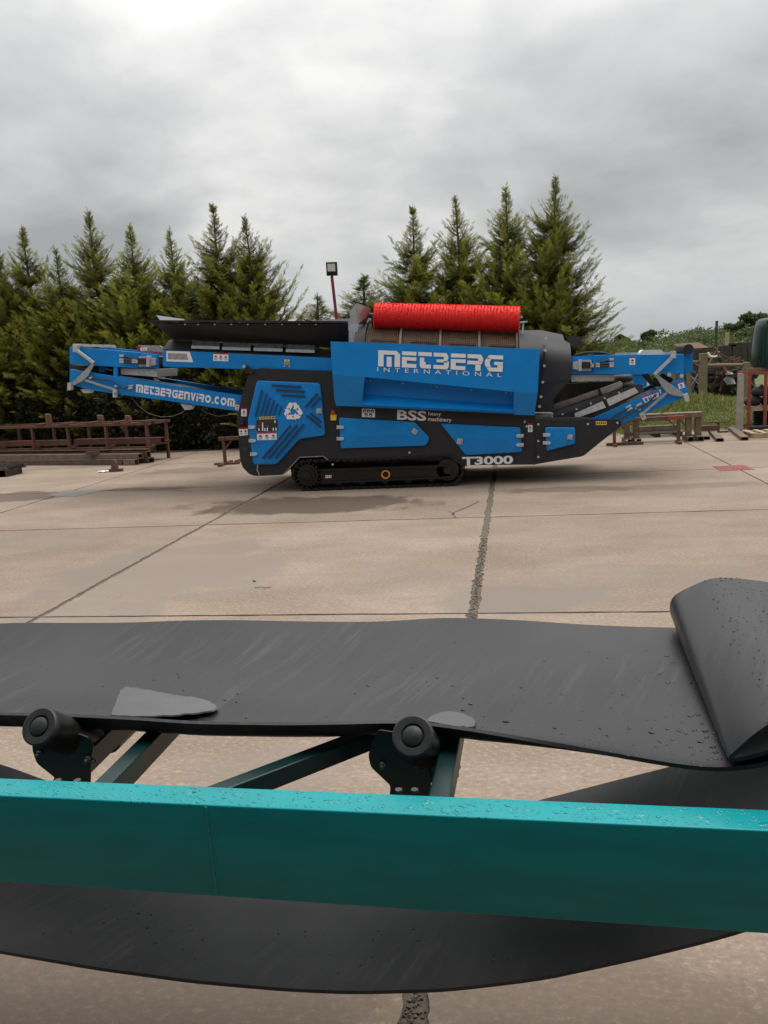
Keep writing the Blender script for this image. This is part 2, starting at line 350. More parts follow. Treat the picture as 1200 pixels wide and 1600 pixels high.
STAINS_AND_SHADE = [stain_shade(480, 789, 2.2, .95, .95, DAMP_SHADE), stain_shade(20, 776, 1.4, .75, .95, (.14, .10, .075)), stain_shade(225, 764, 1.2, .35, .9, DAMP_SHADE),
          stain_shade(270, 890, 1.5, 1.6, .75, WORN), stain_shade(140, 960, .9, .5, .6, WORN), stain_shade(810, 935, 1.0, .55, .8, WORN),
          stain_shade(300, 735, 1.6, .6, .5, DAMP_SHADE), stain_shade(640, 900, 1.2, .5, .35, WORN), stain_shade(1010, 900, 1.5, .5, .4, WORN),
          stain_shade(880, 765, 1.2, .35, .6, DAMP_SHADE), stain_shade(1050, 760, 1.5, .3, .4, DAMP_SHADE), stain_shade(60, 845, 1.1, .5, .4, WORN),
          stain_shade(420, 1210, .5, .4, .5, WORN), stain_shade(900, 1560, .8, .3, .5, DAMP_SHADE), stain_shade(150, 1560, 1.2, .4, .55, DAMP_SHADE)]  # last two are shade painted on the ground nearest the camera
M['concrete'] = concrete()
M['clad'] = material('shade_building_grey', (.07, .075, .08), .6, var=.1)

# ------------------------------------------------------------ ground
g = MB().add([(-1500, -60, -.06), (1500, -60, -.06), (1500, 1500, -.06), (-1500, 1500, -.06)], [(0, 1, 2, 3)]).build('ground', M['turf']); g['kind'] = 'structure'
yard = MB().add([(-23, -4, -.012), (15, -4, -.012), (15, 22.9, -.012), (-23, 22.9, -.012)], [(0, 1, 2, 3)]).build('concrete_yard', M['joint']); yard['kind'] = 'structure'
JX = [-23, -18.2, -13.8, -9.36, -4.75, -.42, 4.02, 8.5, 15]; JY = [-4, 1.85, 7.05, 11.52, 15.47, 19.9, 22.9]
JW = {-.42: .046, -4.75: .035, -9.36: .02}
def edge(n, w, rough): return [w + abs(random.gauss(0, rough)) for _ in range(n)]
for i in range(len(JX) - 1):
    for j in range(len(JY) - 1):
        x0, x1, y0, y1 = JX[i], JX[i + 1], JY[j], JY[j + 1]
        nx = 26; ny = 190 if y0 < 8 else 60
        wl = JW.get(x0, .014); wr = JW.get(x1, .014)
        bt = [(x0 + wl + (x1 - x0 - wl - wr) * k / nx, y0 + .012 + abs(random.gauss(0, .006))) for k in range(nx + 1)]
        tp = [(x1 - wr - (x1 - x0 - wl - wr) * k / nx, y1 - .012 - abs(random.gauss(0, .006))) for k in range(nx + 1)]
        rt = [(x1 - max(.006, wr + random.gauss(0, wr * .28)), y0 + (y1 - y0) * k / ny) for k in range(1, ny)]
        lf = [(x0 + max(.006, wl + random.gauss(0, wl * .28)), y1 - (y1 - y0) * k / ny) for k in range(1, ny)]
        def soft(n, w):
            a = np.convolve(rng.normal(0, 1, n + 12), np.exp(-np.linspace(-2, 2, 7) ** 2), 'same')[6:-6] * .5 + rng.normal(0, .35, n); return np.maximum(.006, w + a * w * .24)
        rt = [(x1 - q, y) for q, (_, y) in zip(soft(len(rt), wr), rt)]; lf = [(x0 + q, y) for q, (_, y) in zip(soft(len(lf), wl), lf)]
        ring = bt + rt + tp + lf
        MB().prismz(ring, -.05, 0.0).build('concrete_slab', M['concrete'], yard)
m = MB()
for i in range(1700):
    y = 2.2 + 8 * random.random() ** 1.6; x = -.42 + random.gauss(0, .02); r0_ = random.uniform(.002, .0065)
    m.cbox((x, y, -.012 + r0_ * .5), (r0_ * 2, r0_ * random.uniform(1.2, 2.2), r0_ * 1.4), Matrix.Rotation(random.uniform(0, 3), 3, random.choice('XYZ')))
jg = m.build('joint_gravel', M['joint'], yard, norm=False); jg['kind'] = 'stuff'
# repairs in the joints
def patch(px, mat, lab):
    q = [PZ(u, v) for u, v in px]
    o = MB().prismz([(p[0], p[1]) for p in q], -.02, .006).build('repair_patch', mat, yard); o['label'] = lab
patch([(1113, 729), (1126, 736), (1180, 734), (1162, 727)], M['redpatch'], 'red concrete patch over the joint')
patch([(72, 775), (108, 766), (163, 766), (120, 776)], M['greypatch'], 'bluish grey patch over the joint')
# small cracks and litter on the slabs
def strip(name, px, w, mat, parent):
    P = [PZ(u, v, .004) for u, v in px]; a = []; b = []
    for i, p in enumerate(P):
        d = np.array(P[min(i + 1, len(P) - 1)]) - np.array(P[max(i - 1, 0)]); n = np.array([-d[1], d[0], 0]) / (np.hypot(d[0], d[1]) + 1e-9)
        ww = w * random.uniform(.5, 1.2); a.append(np.array(p) + n * ww); b.append(np.array(p) - n * ww)
    m = MB(); m.grid([a, b]); return m.build(name, mat, parent)
strip('crack', [(748, 783), (735, 790), (718, 797), (710, 800), (707, 804)], .02, M['joint'], yard)
strip('crack', [(700, 799), (706, 800), (712, 809)], .015, M['joint'], yard)
strip('crack', [(165, 766), (215, 763), (280, 766), (300, 768)], .02, M['joint'], yard)

# unseen building added behind the camera to shade the near side of things
wk = thing('shade_building', 'added unseen grey building behind the camera that shades the foreground', 'building', (0, -7, 0))
m = MB(); m.box(-24, 24, -12, -1.0, -.01, 6.6); m.build('wall', M['clad'], wk)
for i in range(48):
    x = -23.5 + i; m = MB(); m.prismz([(x - .5, -.998), (x - .3, -.96), (x + .3, -.96), (x + .5, -.998)], 0, 6.6); m.build('shade_wall_sheet', M['clad'], wk)
m = MB(); m.hexa([(-24.5, -12.4, 6.6), (24.5, -12.4, 6.6), (24.5, .35, 6.6), (-24.5, .35, 6.6), (-24.5, -12.4, 8.2), (24.5, -12.4, 8.2), (24.5, .35, 6.8), (-24.5, .35, 6.8)]); m.build('roof', M['clad'], wk)  # added eave reaches forward to darken the nearest ground and beam

# grass beyond the concrete, rising bank, earth strip
def bank(x, y):
    h = .32 * math.exp(-((x - 6.2) / 2.2) ** 2 - ((y - 30) / 3.0) ** 2)
    return h + .05 * math.sin(x * 1.3) * math.sin(y * .9)
gp = [[(x, y, bank(x, y) - .02 if y > 23.5 else -.02) for x in np.linspace(1.2, 30, 60)] for y in np.linspace(22.0, 62, 80)]
gf = MB().grid(gp).build('grass_field', M['turf'], smooth=180); gf['kind'] = 'structure'
es = MB().add([(-23, 22.95, -.016), (2, 22.95, -.016), (2, 34, -.016), (-23, 34, -.016)], [(0, 1, 2, 3)]).build('earth_strip', M['soil']); es['kind'] = 'structure'

def leaf_object(name, V, T, tint, mat, parent=None, kind=None):
    # V (n, T verts, 3) arrays -> triangles
    n = len(V) // 3
    me = bpy.data.meshes.new(name); me.vertices.add(len(V)); me.vertices.foreach_set('co', V.astype(np.float32).ravel())
    me.loops.add(3 * n); me.loops.foreach_set('vertex_index', np.arange(3 * n, dtype=np.int32))
    me.polygons.add(n); me.polygons.foreach_set('loop_start', np.arange(0, 3 * n, 3, dtype=np.int32)); me.polygons.foreach_set('loop_total', np.full(n, 3, np.int32))
    at = me.attributes.new('tint', 'FLOAT', 'POINT'); at.data.foreach_set('value', tint.astype(np.float32).ravel())
    me.materials.append(mat); me.update(); me.validate()
    o = bpy.data.objects.new(name, me); C.objects.link(o)
    if parent is not None: o.parent = parent
    if kind: o['kind'] = kind
    return o
def unit(a): return a / (np.linalg.norm(a, axis=-1, keepdims=True) + 1e-9)
# grass blades
n = 60000
gx = rng.uniform(1.3, 13, n); gy = 22.3 + rng.beta(1, 2.0, n) * 24
base = np.stack([gx, gy, np.array([bank(a, b) if b > 23.5 else 0 for a, b in zip(gx, gy)]) - .02], 1)
tall = .03 + .06 * rng.random(n) + .26 * np.exp(-((gx - 6.2) / 2.0) ** 2 - ((gy - 30) / 2.0) ** 2) * rng.random(n) + .12 * np.exp(-((gy - 31) / 3) ** 2) * rng.random(n) ** 3
az = rng.uniform(0, 6.283, n); wd = .008 + .02 * rng.random(n) + tall * .03
sx = np.stack([np.cos(az), np.sin(az), 0 * az], 1) * wd[:, None]
lean = np.stack([rng.normal(0, .35, n), rng.normal(0, .35, n), np.ones(n)], 1) * tall[:, None]
V = np.stack([base - sx, base + sx, base + lean], 1).reshape(-1, 3)
tt = np.repeat(np.clip(rng.normal(.45, .22, n), 0, 1), 3); tt[2::3] += .15
leaf_object('grass', V, None, tt, M['grass'], kind='stuff')

# ------------------------------------------------------------ conifers
def spray_template():
    tris = [[(0, -.02, 0), (0, .02, 0), (1, 0, -.03)]]
    for a in (.12, .30, .48, .66, .82):
        for s in (-1, 1):
            l = .42 * (1.05 - .75 * a); ang = R(38) * s
            d = np.array([math.cos(ang), math.sin(ang), .12 * s * 0]); nrm = np.array([-math.sin(ang), math.cos(ang), 0])
            o = np.array([a, 0, -.03 * a]); tris.append([tuple(o - nrm * .045), tuple(o + nrm * .045 + d * l * .4), tuple(o + d * l - np.array([0, 0, .03]))])
    return np.array(tris).reshape(-1, 3)
TPL = spray_template()
def conifer_mesh(seed, Ht=7.0, Rm=1.45, nb=420, sparse=1.0, low=.02):
    r = np.random.default_rng(seed)
    O = []; A = []; Nn = []; Ls = []; Ti = []
    tr = MB()
    bend = r.normal(0, .05, 2)
    axis = lambda h: np.array([bend[0] * h * h * 2 + .04 * math.sin(h * 7 + seed), bend[1] * h * h * 2, h * Ht])
    tr.tube([axis(t) for t in np.linspace(0, 1, 12)], [.11 * (1 - t) ** .8 + .008 for t in np.linspace(0, 1, 12)], 7)
    for i in range(nb):
        h = low + (1 - low) * (r.random() ** 1.05) * .985
        top = 1 - h
        env = min(.04 + 3.5 * Rm / 1.5 * top ** 1.08, 1.12 * Rm + .2 * Rm * (1 - h))
        if h > .86: env *= .60
        if h < .12: env *= .8
        Lb = env * r.uniform(.5, 1.15)
        if r.random() < .08: Lb *= 1.22
        az = i * 2.39996 + r.normal(0, .5)
        up = R(4 + 40 * h ** 2.5 + r.normal(0, 12))
        d0 = np.array([math.cos(az) * math.cos(up), math.sin(az) * math.cos(up), math.sin(up)])
        b0 = axis(h); curve = r.uniform(-.05, .34) * Lb
        pt = lambda s: b0 + d0 * Lb * s + np.array([0, 0, curve * s * s - .10 * Lb * math.sin(s * 3.1)])
        if Lb > .35 and i % 2 == 0: tr.tube([pt(0), pt(.5), pt(.92)], [.018, .011, .004], 4)
        k = max(4, int(Lb / .042 * sparse))
        if h > .8: k = max(3, int(k * .62))
        for q in range(k):
            s = .12 + .88 * (q + r.random() * .6) / k
            p = pt(min(s, 1)); side = 1 if q % 2 else -1
            tang = unit(pt(min(s + .02, 1.02)) - pt(s - .05)); lat = unit(np.cross(tang, [0, 0, 1]))
            a = unit(tang * r.uniform(.6, 1.2) + lat * side * r.uniform(.3, .9) + np.array([0, 0, r.normal(.10, .28)]))
            nn = unit(np.cross(a, lat * side + r.normal(0, .35, 3)))
            l = (.16 + .20 * (1 - s) * Lb + .06 * r.random()) * (1 if h < .8 else .72)
            O.append(p + r.normal(0, .02, 3)); A.append(a); Nn.append(nn); Ls.append(l)
            Ti.append(np.clip(.18 + .52 * s ** 2 + r.normal(0, .12) - .12 * (h < .25), 0, 1))  # young tips paler; lit tips and dark interior are painted in too
        O.append(pt(1) - d0 * .05); A.append(unit(d0 + [0, 0, .2])); Nn.append(unit(np.cross(d0, r.normal(0, 1, 3)))); Ls.append(.22 if h < .8 else .16); Ti.append(.75)
    for t in np.linspace(.84, 1, 16):      # the wispy leader
        O.append(axis(t)); a = r.normal(0, .55, 3); a[2] = 1; A.append(unit(a)); Nn.append(unit(np.cross(a, r.normal(0, 1, 3)))); Ls.append(.15 + .12 * (1 - t) * 3); Ti.append(.5)
    O, A, Nn, Ls, Ti = map(np.array, (O, A, Nn, Ls, Ti)); B = unit(np.cross(Nn, A)); Nn = np.cross(A, B)
    V = O[:, None] + Ls[:, None, None] * (TPL[None, :, :1] * A[:, None] + TPL[None, :, 1:2] * B[:, None] + TPL[None, :, 2:] * Nn[:, None])
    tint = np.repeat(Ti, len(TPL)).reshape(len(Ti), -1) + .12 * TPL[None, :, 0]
    return tr, V.reshape(-1, 3), np.clip(tint, 0, 1).ravel()
def conifer(seed, **k):
    r = thing('conifer_tree', '', 'tree', (0, 0, 0), 'row of conifers behind the yard')
    tr, V, t = conifer_mesh(seed, **k)
    tr.build('trunk', M['bark'], r, smooth=60)
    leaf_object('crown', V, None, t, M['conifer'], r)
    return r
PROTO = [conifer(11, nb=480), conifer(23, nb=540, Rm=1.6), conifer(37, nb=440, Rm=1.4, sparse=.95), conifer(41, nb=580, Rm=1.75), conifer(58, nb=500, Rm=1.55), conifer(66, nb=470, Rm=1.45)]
TREES = [ # top pixel, distance, prototype, width factor, label
    ((-55, 330), 25.2, 1, 1.05, None), ((-8, 400), 24.7, 3, 1.05, 'conifer cut off by the left edge of the picture'),
    ((36, 352), 25.2, 0, 1.0, 'conifer with a tall bare leader, first full tree from the left'),
    ((88, 388), 24.6, 2, 1.0, 'short conifer squeezed between two taller ones above the blue conveyor tip'),
    ((137, 330), 25.2, 4, 1.0, 'tall dense conifer over the folded left conveyor'),
    ((202, 352), 24.9, 1, .95, 'conifer with a drooping tip left of the hopper end'),
    ((264, 356), 25.3, 2, 1.0, 'slim conifer directly above the white hopper flap'),
    ((330, 318), 25.0, 5, 1.05, 'tallest conifer of the left row, second from the open sky'),
    ((388, 337), 25.0, 3, .86, 'broad conifer closing the left row beside the open sky'),
    ((494, 462), 24.2, 2, 1.5, 'low conifer tip just left of the lamp pole over the hopper'),
    ((562, 430), 24.6, 0, 1.5, 'small young conifer between the lamp pole and the red brush'),
    ((643, 322), 25.0, 5, 1.0, 'bushy conifer with a double tip above the left end of the red brush'),
    ((715, 305), 25.3, 2, .95, 'thin conifer with a long leader above the middle of the red brush'),
    ((790, 291), 25.0, 4, .98, 'open branched conifer above the right end of the red brush'),
    ((862, 276), 24.8, 3, .84, 'tallest broadest conifer at the right end of the row above the drum housing'),
]
used = set()
for (u, v), Y, k, wf, lab in TREES:
    p = PY(u, v, Y); hs = p[2] / 7.0
    if lab is None: lab = 'conifer beyond the left edge of the picture'
    rz = random.uniform(0, 6.28)
    if k not in used: o = PROTO[k]; used.add(k); o.location = (p[0], Y, 0); o.rotation_euler = (0, 0, rz); o['label'] = lab
    else: o = dup(PROTO[k], (p[0], Y, 0), rz, label=lab)
    o.scale = (wf, wf, hs)
# dark hedge under the conifers
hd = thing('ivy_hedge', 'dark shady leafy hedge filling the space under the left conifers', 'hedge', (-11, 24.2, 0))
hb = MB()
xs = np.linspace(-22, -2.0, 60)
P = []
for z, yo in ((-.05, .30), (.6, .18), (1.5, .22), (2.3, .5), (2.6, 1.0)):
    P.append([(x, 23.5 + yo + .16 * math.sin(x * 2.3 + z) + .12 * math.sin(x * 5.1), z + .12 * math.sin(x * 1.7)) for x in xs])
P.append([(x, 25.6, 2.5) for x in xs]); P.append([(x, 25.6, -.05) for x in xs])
hb.grid(P).build('light_block_core', M['soil'], hd, smooth=180)  # solid dark core added inside the leaves to block light
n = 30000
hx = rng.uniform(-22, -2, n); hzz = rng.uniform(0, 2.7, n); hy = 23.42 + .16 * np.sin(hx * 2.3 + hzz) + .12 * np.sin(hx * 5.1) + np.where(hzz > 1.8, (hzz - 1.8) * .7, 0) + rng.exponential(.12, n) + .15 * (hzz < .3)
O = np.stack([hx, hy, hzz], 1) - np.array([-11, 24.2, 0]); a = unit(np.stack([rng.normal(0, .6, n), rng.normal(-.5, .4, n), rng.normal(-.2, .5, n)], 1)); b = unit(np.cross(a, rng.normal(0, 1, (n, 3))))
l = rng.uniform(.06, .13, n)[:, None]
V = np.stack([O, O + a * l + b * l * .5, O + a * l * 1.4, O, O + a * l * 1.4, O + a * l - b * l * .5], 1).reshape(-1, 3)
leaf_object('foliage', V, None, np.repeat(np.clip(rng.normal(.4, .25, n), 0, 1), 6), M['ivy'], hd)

# ------------------------------------------------------------ far hillside
def hillz(x, y):
    t = min(1, max(0, (y - 70) / 110)); t = t * t * (3 - 2 * t)
    return t * (.55 + .085 * (x - 18) * (.5 if x < 18 else 1) + .4 * math.sin(x * .07)) * 1.0 if x > -20 else t * .3
hp = [[(x, y, hillz(x, y) - .03) for x in np.linspace(-60, 190, 90)] for y in np.linspace(62.2, 330, 60)]
hl = MB().grid(hp).build('hillside', M['hill'], smooth=180); hl['kind'] = 'structure'
def blob(c, rx, rz_, n, sz, r):
    d = unit(r.normal(0, 1, (n, 3))); d[:, 2] = np.abs(d[:, 2]) * 1.0 - .15; rad = r.uniform(.72, 1.06, n)[:, None]
    lump = 1 + .22 * np.sin(d[:, :1] * 5 + c[0]) * np.sin(d[:, 1:2] * 6 + c[1])
    O = d * rad * lump * np.array([rx, rx, rz_]) + c
    a = unit(d + r.normal(0, .7, (n, 3))); b = unit(np.cross(a, r.normal(0, 1, (n, 3)))); l = sz * r.uniform(.6, 1.4, n)[:, None]
    V = np.stack([O - b * l * .5, O + b * l * .5, O + a * l], 1).reshape(-1, 3)
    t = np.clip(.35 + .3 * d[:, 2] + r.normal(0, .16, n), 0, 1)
    return V, np.repeat(t, 3)
r_ = np.random.default_rng(5); VV = []; TT = []
for i in range(760):
    y = r_.uniform(58, 165) if i > 230 else r_.uniform(150, 185); x = y * (r_.uniform(-.02, .46) if i % 4 else r_.uniform(.46, .95)); rx = r_.uniform(.8, 2.4) * (.6 + y / 220); rzz = rx * r_.uniform(.5, .95)
    if y < 75: rzz *= .6
    rzz *= (.72 if i > 230 else 1.15); V, t = blob(np.array([x, y, hillz(x, y) + rzz * .15]), rx, rzz, 420, .17 * rx ** .5 + .05, r_)
    tone = r_.normal(0, .14); VV.append(V); TT.append(np.clip(t + tone, 0, 1))
leaf_object('hillside_scrub', np.concatenate(VV), None, np.concatenate(TT), M['scrub'], kind='stuff')
def bare_tree(px, top, Y, seed, lab, leafy=False):
    p = PY(px, top, Y); zb = hillz(p[0], Y); h = p[2] - zb; h = max(h, 2.5)
    t = thing('bare_tree' if not leafy else 'leafy_tree', lab, 'tree', (p[0], Y, zb), 'trees on the far skyline')
    r = np.random.default_rng(seed); m = MB()
    def grow(a, d, l, rad, lev):
        b = a + d * l; m.tube([a, (a + b) / 2 + r.normal(0, .04 * l, 3), b], [rad, rad * .8, rad * .55], 4)
        if lev == 0: return
        for _ in range(3 if lev > 1 else 3):
            nd = unit(d + r.normal(0, .42, 3) + np.array([0, 0, .25])); grow(a + (b - a) * r.uniform(.55, 1), nd, l * r.uniform(.5, .75), rad * .5, lev - 1)
    o0 = np.array([p[0], Y, zb - .2])
    grow(o0, unit(np.array([r.normal(0, .06), 0, 1])), h * .42, (.045 if not leafy else .03) * h, 4 if not leafy else 2)
    m.build('trunk', M['greybark'] if not leafy else M['bark'], t)
    if leafy:
        V1 = []; T1 = []
        for q in range(7):
            V, tt_ = blob(np.array([r.normal(0, .22 * h), r.normal(0, .15 * h), h * r.uniform(.5, .85)]), .24 * h, .2 * h, 420, .10 * h, r); V1.append(V); T1.append(tt_ - .12)
        leaf_object('crown', np.concatenate(V1), None, np.clip(np.concatenate(T1), 0, 1), M['scrub'], t)
for i, (px, tp, lab) in enumerate([(1050, 508, 'leftmost bare tree on the far hill skyline'), (1064, 510, 'small bare tree second from the left on the skyline'), (1077, 508, 'spreading bare tree third from the left on the skyline'),
        (1093, 505, 'bare forked tree on the skyline left of the dark pole'), (1125, 508, 'thin bare tree just right of the dark pole'), (1136, 507, 'bare bushy topped tree between the pole and the green tank')]):
    bare_tree(px, tp, 160, 50 + i, lab)
bare_tree(1149, 503, 158, 71, 'dark leafy tree on the skyline left of the green tank', True)
bare_tree(1186, 490, 150, 72, 'largest leafy tree on the skyline behind the green tank', True)
bare_tree(1012, 517, 170, 73, 'rounded leafy tree low on the skyline above the folded right conveyor', True)
bare_tree(972, 523, 175, 74, 'small leafy tree at the left end of the far skyline', True)

# ------------------------------------------------------------ the tracked trommel screener
F = 14.5                                    # distance of its near side
BK = 16.9                                   # and of its far side
tm = thing('trommel_screener', 'long blue and dark grey tracked trommel screener with a red brush on top', 'screening machine', (-2.4, 15.7, 0))
def q3(px, Y): return [PY(u, v, Y) for u, v in px]
def prism(px, y0, y1): return MB().prism(PX(px, y0), y0, y1)
LBODY = [(400, 577.5), (407, 575), (517, 580), (560, 590), (560, 625), (836, 640), (836, 726), (720, 727), (700, 713), (620, 716), (511.5, 718.5), (505.5, 713), (468, 714.7), (454.5, 732), (442.5, 742, 4), (399, 744, 8), (389, 741, 4), (378, 729, 5), (374.5, 715), (372.7, 684), (370, 654), (376.5, 622), (387, 588, 6)]
RBODY = [(836.6, 655), (966, 654.5), (971.5, 658, 3), (972, 664, 3), (911, 713, 4), (836.6, 725.5)]
plate = MB().prism(PX(rnd(LBODY, 1.5), F), F, F + .06).build('side_plate', M['grey'], tm, bevel=.006)
plate2 = MB().prism(PX(rnd(RBODY, 1.0), F), F, F + .06).build('side_plate', M['grey'], tm, bevel=.006)
# far side plates and the closed body between them
fb = [(p[0], p[1]) for p in LBODY]
MB().prism(PX(rnd(LBODY, 1.5), F), BK - .06, BK).build('side_plate', M['grey'], tm)
MB().prism(PX(rnd(RBODY, 1.0), F), BK - .06, BK).build('side_plate', M['grey'], tm)
inner = MB()
inner.prism(PX([(381, 600), (392, 590), (517, 584), (836, 645), (836, 722), (715, 722), (440, 712), (385, 735)], F), F + .07, BK - .07)
inner.prism(PX([(838, 660), (962, 660), (905, 709), (838, 720)], F), F + .07, BK - .07)
inner.prism(PX([(452, 716), (722, 708), (720, 742), (456, 748)], F + .45), F + .45, F + .52)
inner.build('chassis', M['dark'], tm)
# seam, bolts
sm = MB(); sm.prism(PX([(834.2, 650), (836.6, 650), (836.6, 726), (834.2, 726)], F), F - .012, F); sm.build('seam_flange', M['grey'], tm)
def bolts(parent, px, Y, r=.022, mat='galv'):
    for u, v in px:
        p = PY(u, v, Y); MB().cyl((p[0], Y, p[2]), (p[0], Y - .018, p[2]), r, 6).build('bolt', M[mat], parent)
bolts(tm, [(841, 663), (841, 689), (841, 714), (820, 659), (823, 666), (918.5, 662.5), (964.5, 660.5), (640, 707), (520, 725.5)], F, .021)
for u, v in ((918.5, 662.5), (964.5, 660.5)): pass
# framed light edges of the wheel arch
ar = MB(); A = PX([(443, 741), (468.3, 714.4), (505.3, 712.6), (513, 719)], F)
for a, b in zip(A, A[1:]): ar.bar((a[0], F - .004, a[1]), (b[0], F - .004, b[1]), .03, .012)
ar.build('arch_lip', M['galvdull'], tm)

def panel(name, outer, peak, Y, parent, th=.035, pk=.03, r=3.5, inset=2.2):
    ro = rnd(outer, r); c = np.mean(np.array([p[:2] for p in outer]), 0)
    ins = []
    for u, v in ro:
        d = c - np.array([u, v]); l = np.hypot(*d); ins.append(tuple(np.array([u, v]) + d / l * inset))
    a = [(x, Y, z) for x, z in PX(ro, Y)]; b = [(x, Y - th, z) for x, z in PX(ro, Y)]; d = [(x, Y - th - .008, z) for x, z in PX(ins, Y)]
    n = len(a); pkv = [(x, Y - th - pk, z) for x, z in PX(peak, Y)]
    m = MB(); m.add(a + b + d, [(i, (i + 1) % n, n + (i + 1) % n, n + i) for i in range(n)] + [(n + i, n + (i + 1) % n, 2 * n + (i + 1) % n, 2 * n + i) for i in range(n)])
    vs = d + pkv; fs = []
    near = [min(range(len(peak)), key=lambda k: np.hypot(peak[k][0] - u, peak[k][1] - v)) for u, v in ins]
    for i in range(n):
        j = (i + 1) % n; k = near[i]; fs.append((i, j, n + k))
        if near[j] != k: fs.append((j, n + near[j], n + k))
    m.add(vs, fs)
    return m.build(name, M['blue'], parent)
def hinge(parent, u, v, Y, s=1):
    P = PX(rnd([(u - 5.2, v - 2.6), (u + 4, v - 2.6), (u + 6.4, v), (u + 4, v + 2.6), (u - 5.2, v + 2.6)] if s > 0 else [(u + 5.2, v - 2.6), (u - 4, v - 2.6), (u - 6.4, v), (u - 4, v + 2.6), (u + 5.2, v + 2.6)], 1.6), Y)
    m = MB(); m.prism(P, Y - .03, Y); p0 = PY(u - 5 * s, v - 2.8, Y - .03); p1 = PY(u - 5 * s, v + 2.8, Y - .03); m.cyl(p0, p1, .014, 8)
    sub(m, 'hinge', M['galv'], parent, bevel=.004)
def latch(parent, u, v, Y, ang=0, r=5):
    q = []
    for a in (45, 135, 225, 315): q.append((u + r * 1.2 * math.cos(R(a + ang)), v + r * 1.2 * math.sin(R(a + ang))))
    m = MB(); m.prism(PX(q, Y), Y - .02, Y)
    q2 = [(u + (a - u) * .55, v + (b - v) * .55) for a, b in q]
    m.mat(1).prism(PX(q2, Y), Y - .03, Y - .0205); m.mat(0); p = PY(u, v, Y); m.cyl((p[0], Y - .03, p[2]), (p[0], Y - .045, p[2]), .018, 8)
    sub(m, 'latch', [M['galv'], M['steel']], parent)
PY_ = F - .001
door = panel('engine_door', [(402.5, 594.5), (500.5, 598.5), (508.8, 680), (468.5, 685.5), (433, 725), (397, 725.5), (388, 657)], [(455, 645)], PY_, tm, r=5, pk=.035)
# pressed louvres: an opening with a raised lip below or beside it
def louvre(u0, v0, u1, v1, wpx=1.7):
    Y = PY_ - .066
    d = np.array([u1 - u0, v1 - v0]); d = d / np.hypot(*d); nrm = np.array([-d[1], d[0]])
    if nrm[1] < 0: nrm = -nrm
    a = np.array([u0, v0]); b = np.array([u1, v1]); m = MB()
    slot = [a - nrm * wpx, b - nrm * wpx, b + nrm * .4, a + nrm * .4]
    P = PX([tuple(s) for s in slot], Y); m.mat(1).prism(rndm(P), Y - .003, Y + .05)
    lip = [a + nrm * .4, b + nrm * .4, b + nrm * 2.0, a + nrm * 2.0]
    L_ = PX([tuple(s) for s in lip], Y)
    m.mat(0).add([(L_[0][0], Y - .02, L_[0][1]), (L_[1][0], Y - .02, L_[1][1]), (L_[2][0], Y + .02, L_[2][1]), (L_[3][0], Y + .02, L_[3][1]), (L_[0][0], Y + .03, L_[0][1]), (L_[1][0], Y + .03, L_[1][1])],
          [(0, 1, 2, 3), (0, 3, 4), (1, 5, 2), (0, 4, 5, 1), (2, 5, 4, 3)])
    sub(m, 'louvre', [M['blue'], M['ink']], door)
def rndm(P): return P
z2 = lambda x, y: (360 + x / 6.667, 570 + y / 6.667)
for a, b in [((430, 215), (735, 232)), ((475, 265), (770, 282)), ((530, 320), (778, 332)), ((330, 265), (265, 535)), ((380, 300), (318, 530)), ((415, 340), (362, 530)), ((458, 372), (405, 530)), ((495, 405), (450, 530)), ((535, 432), (505, 525)),
             ((905, 302), (780, 445)), ((935, 340), (845, 445)), ((790, 530), (940, 650)), ((830, 508), (940, 598)), ((630, 632), (338, 975)), ((695, 628), (402, 972)), ((765, 622), (470, 970))]:
    louvre(*z2(*a), *z2(*b))
for x, y in ((225, 650), (232, 790), (245, 930)): hinge(door, *z2(x, y), PY_ - .045)
latch(door, *z2(925, 480), PY_ - .05, 0, 4.5)
gz = MB(); Yg = PY_ - .060
gz.mat(0).prism(PX(rnd([z2(270, 575), z2(495, 570), z2(495, 690), z2(272, 695)], 1), Yg), Yg - .004, Yg + .05)
gz.mat(1)
for x, y0, y1 in ((300, 660, 688), (338, 600, 690), (362, 660, 690), (388, 655, 690), (450, 655, 685), (478, 655, 685), (468, 580, 605)): gz.prism(PX([z2(x - 8, y0), z2(x + 4, y0), z2(x + 4, y1), z2(x - 8, y1)], Yg), Yg - .007, Yg - .0045)
gz.mat(2)
for x in (300, 390): gz.prism(PX([z2(x - 7, 630), z2(x + 7, 630), z2(x + 7, 645), z2(x - 7, 645)], Yg), Yg - .007, Yg - .0045)
sub(gz, 'control_recess', [M['ink'], M['white'], M['redprint']], door)
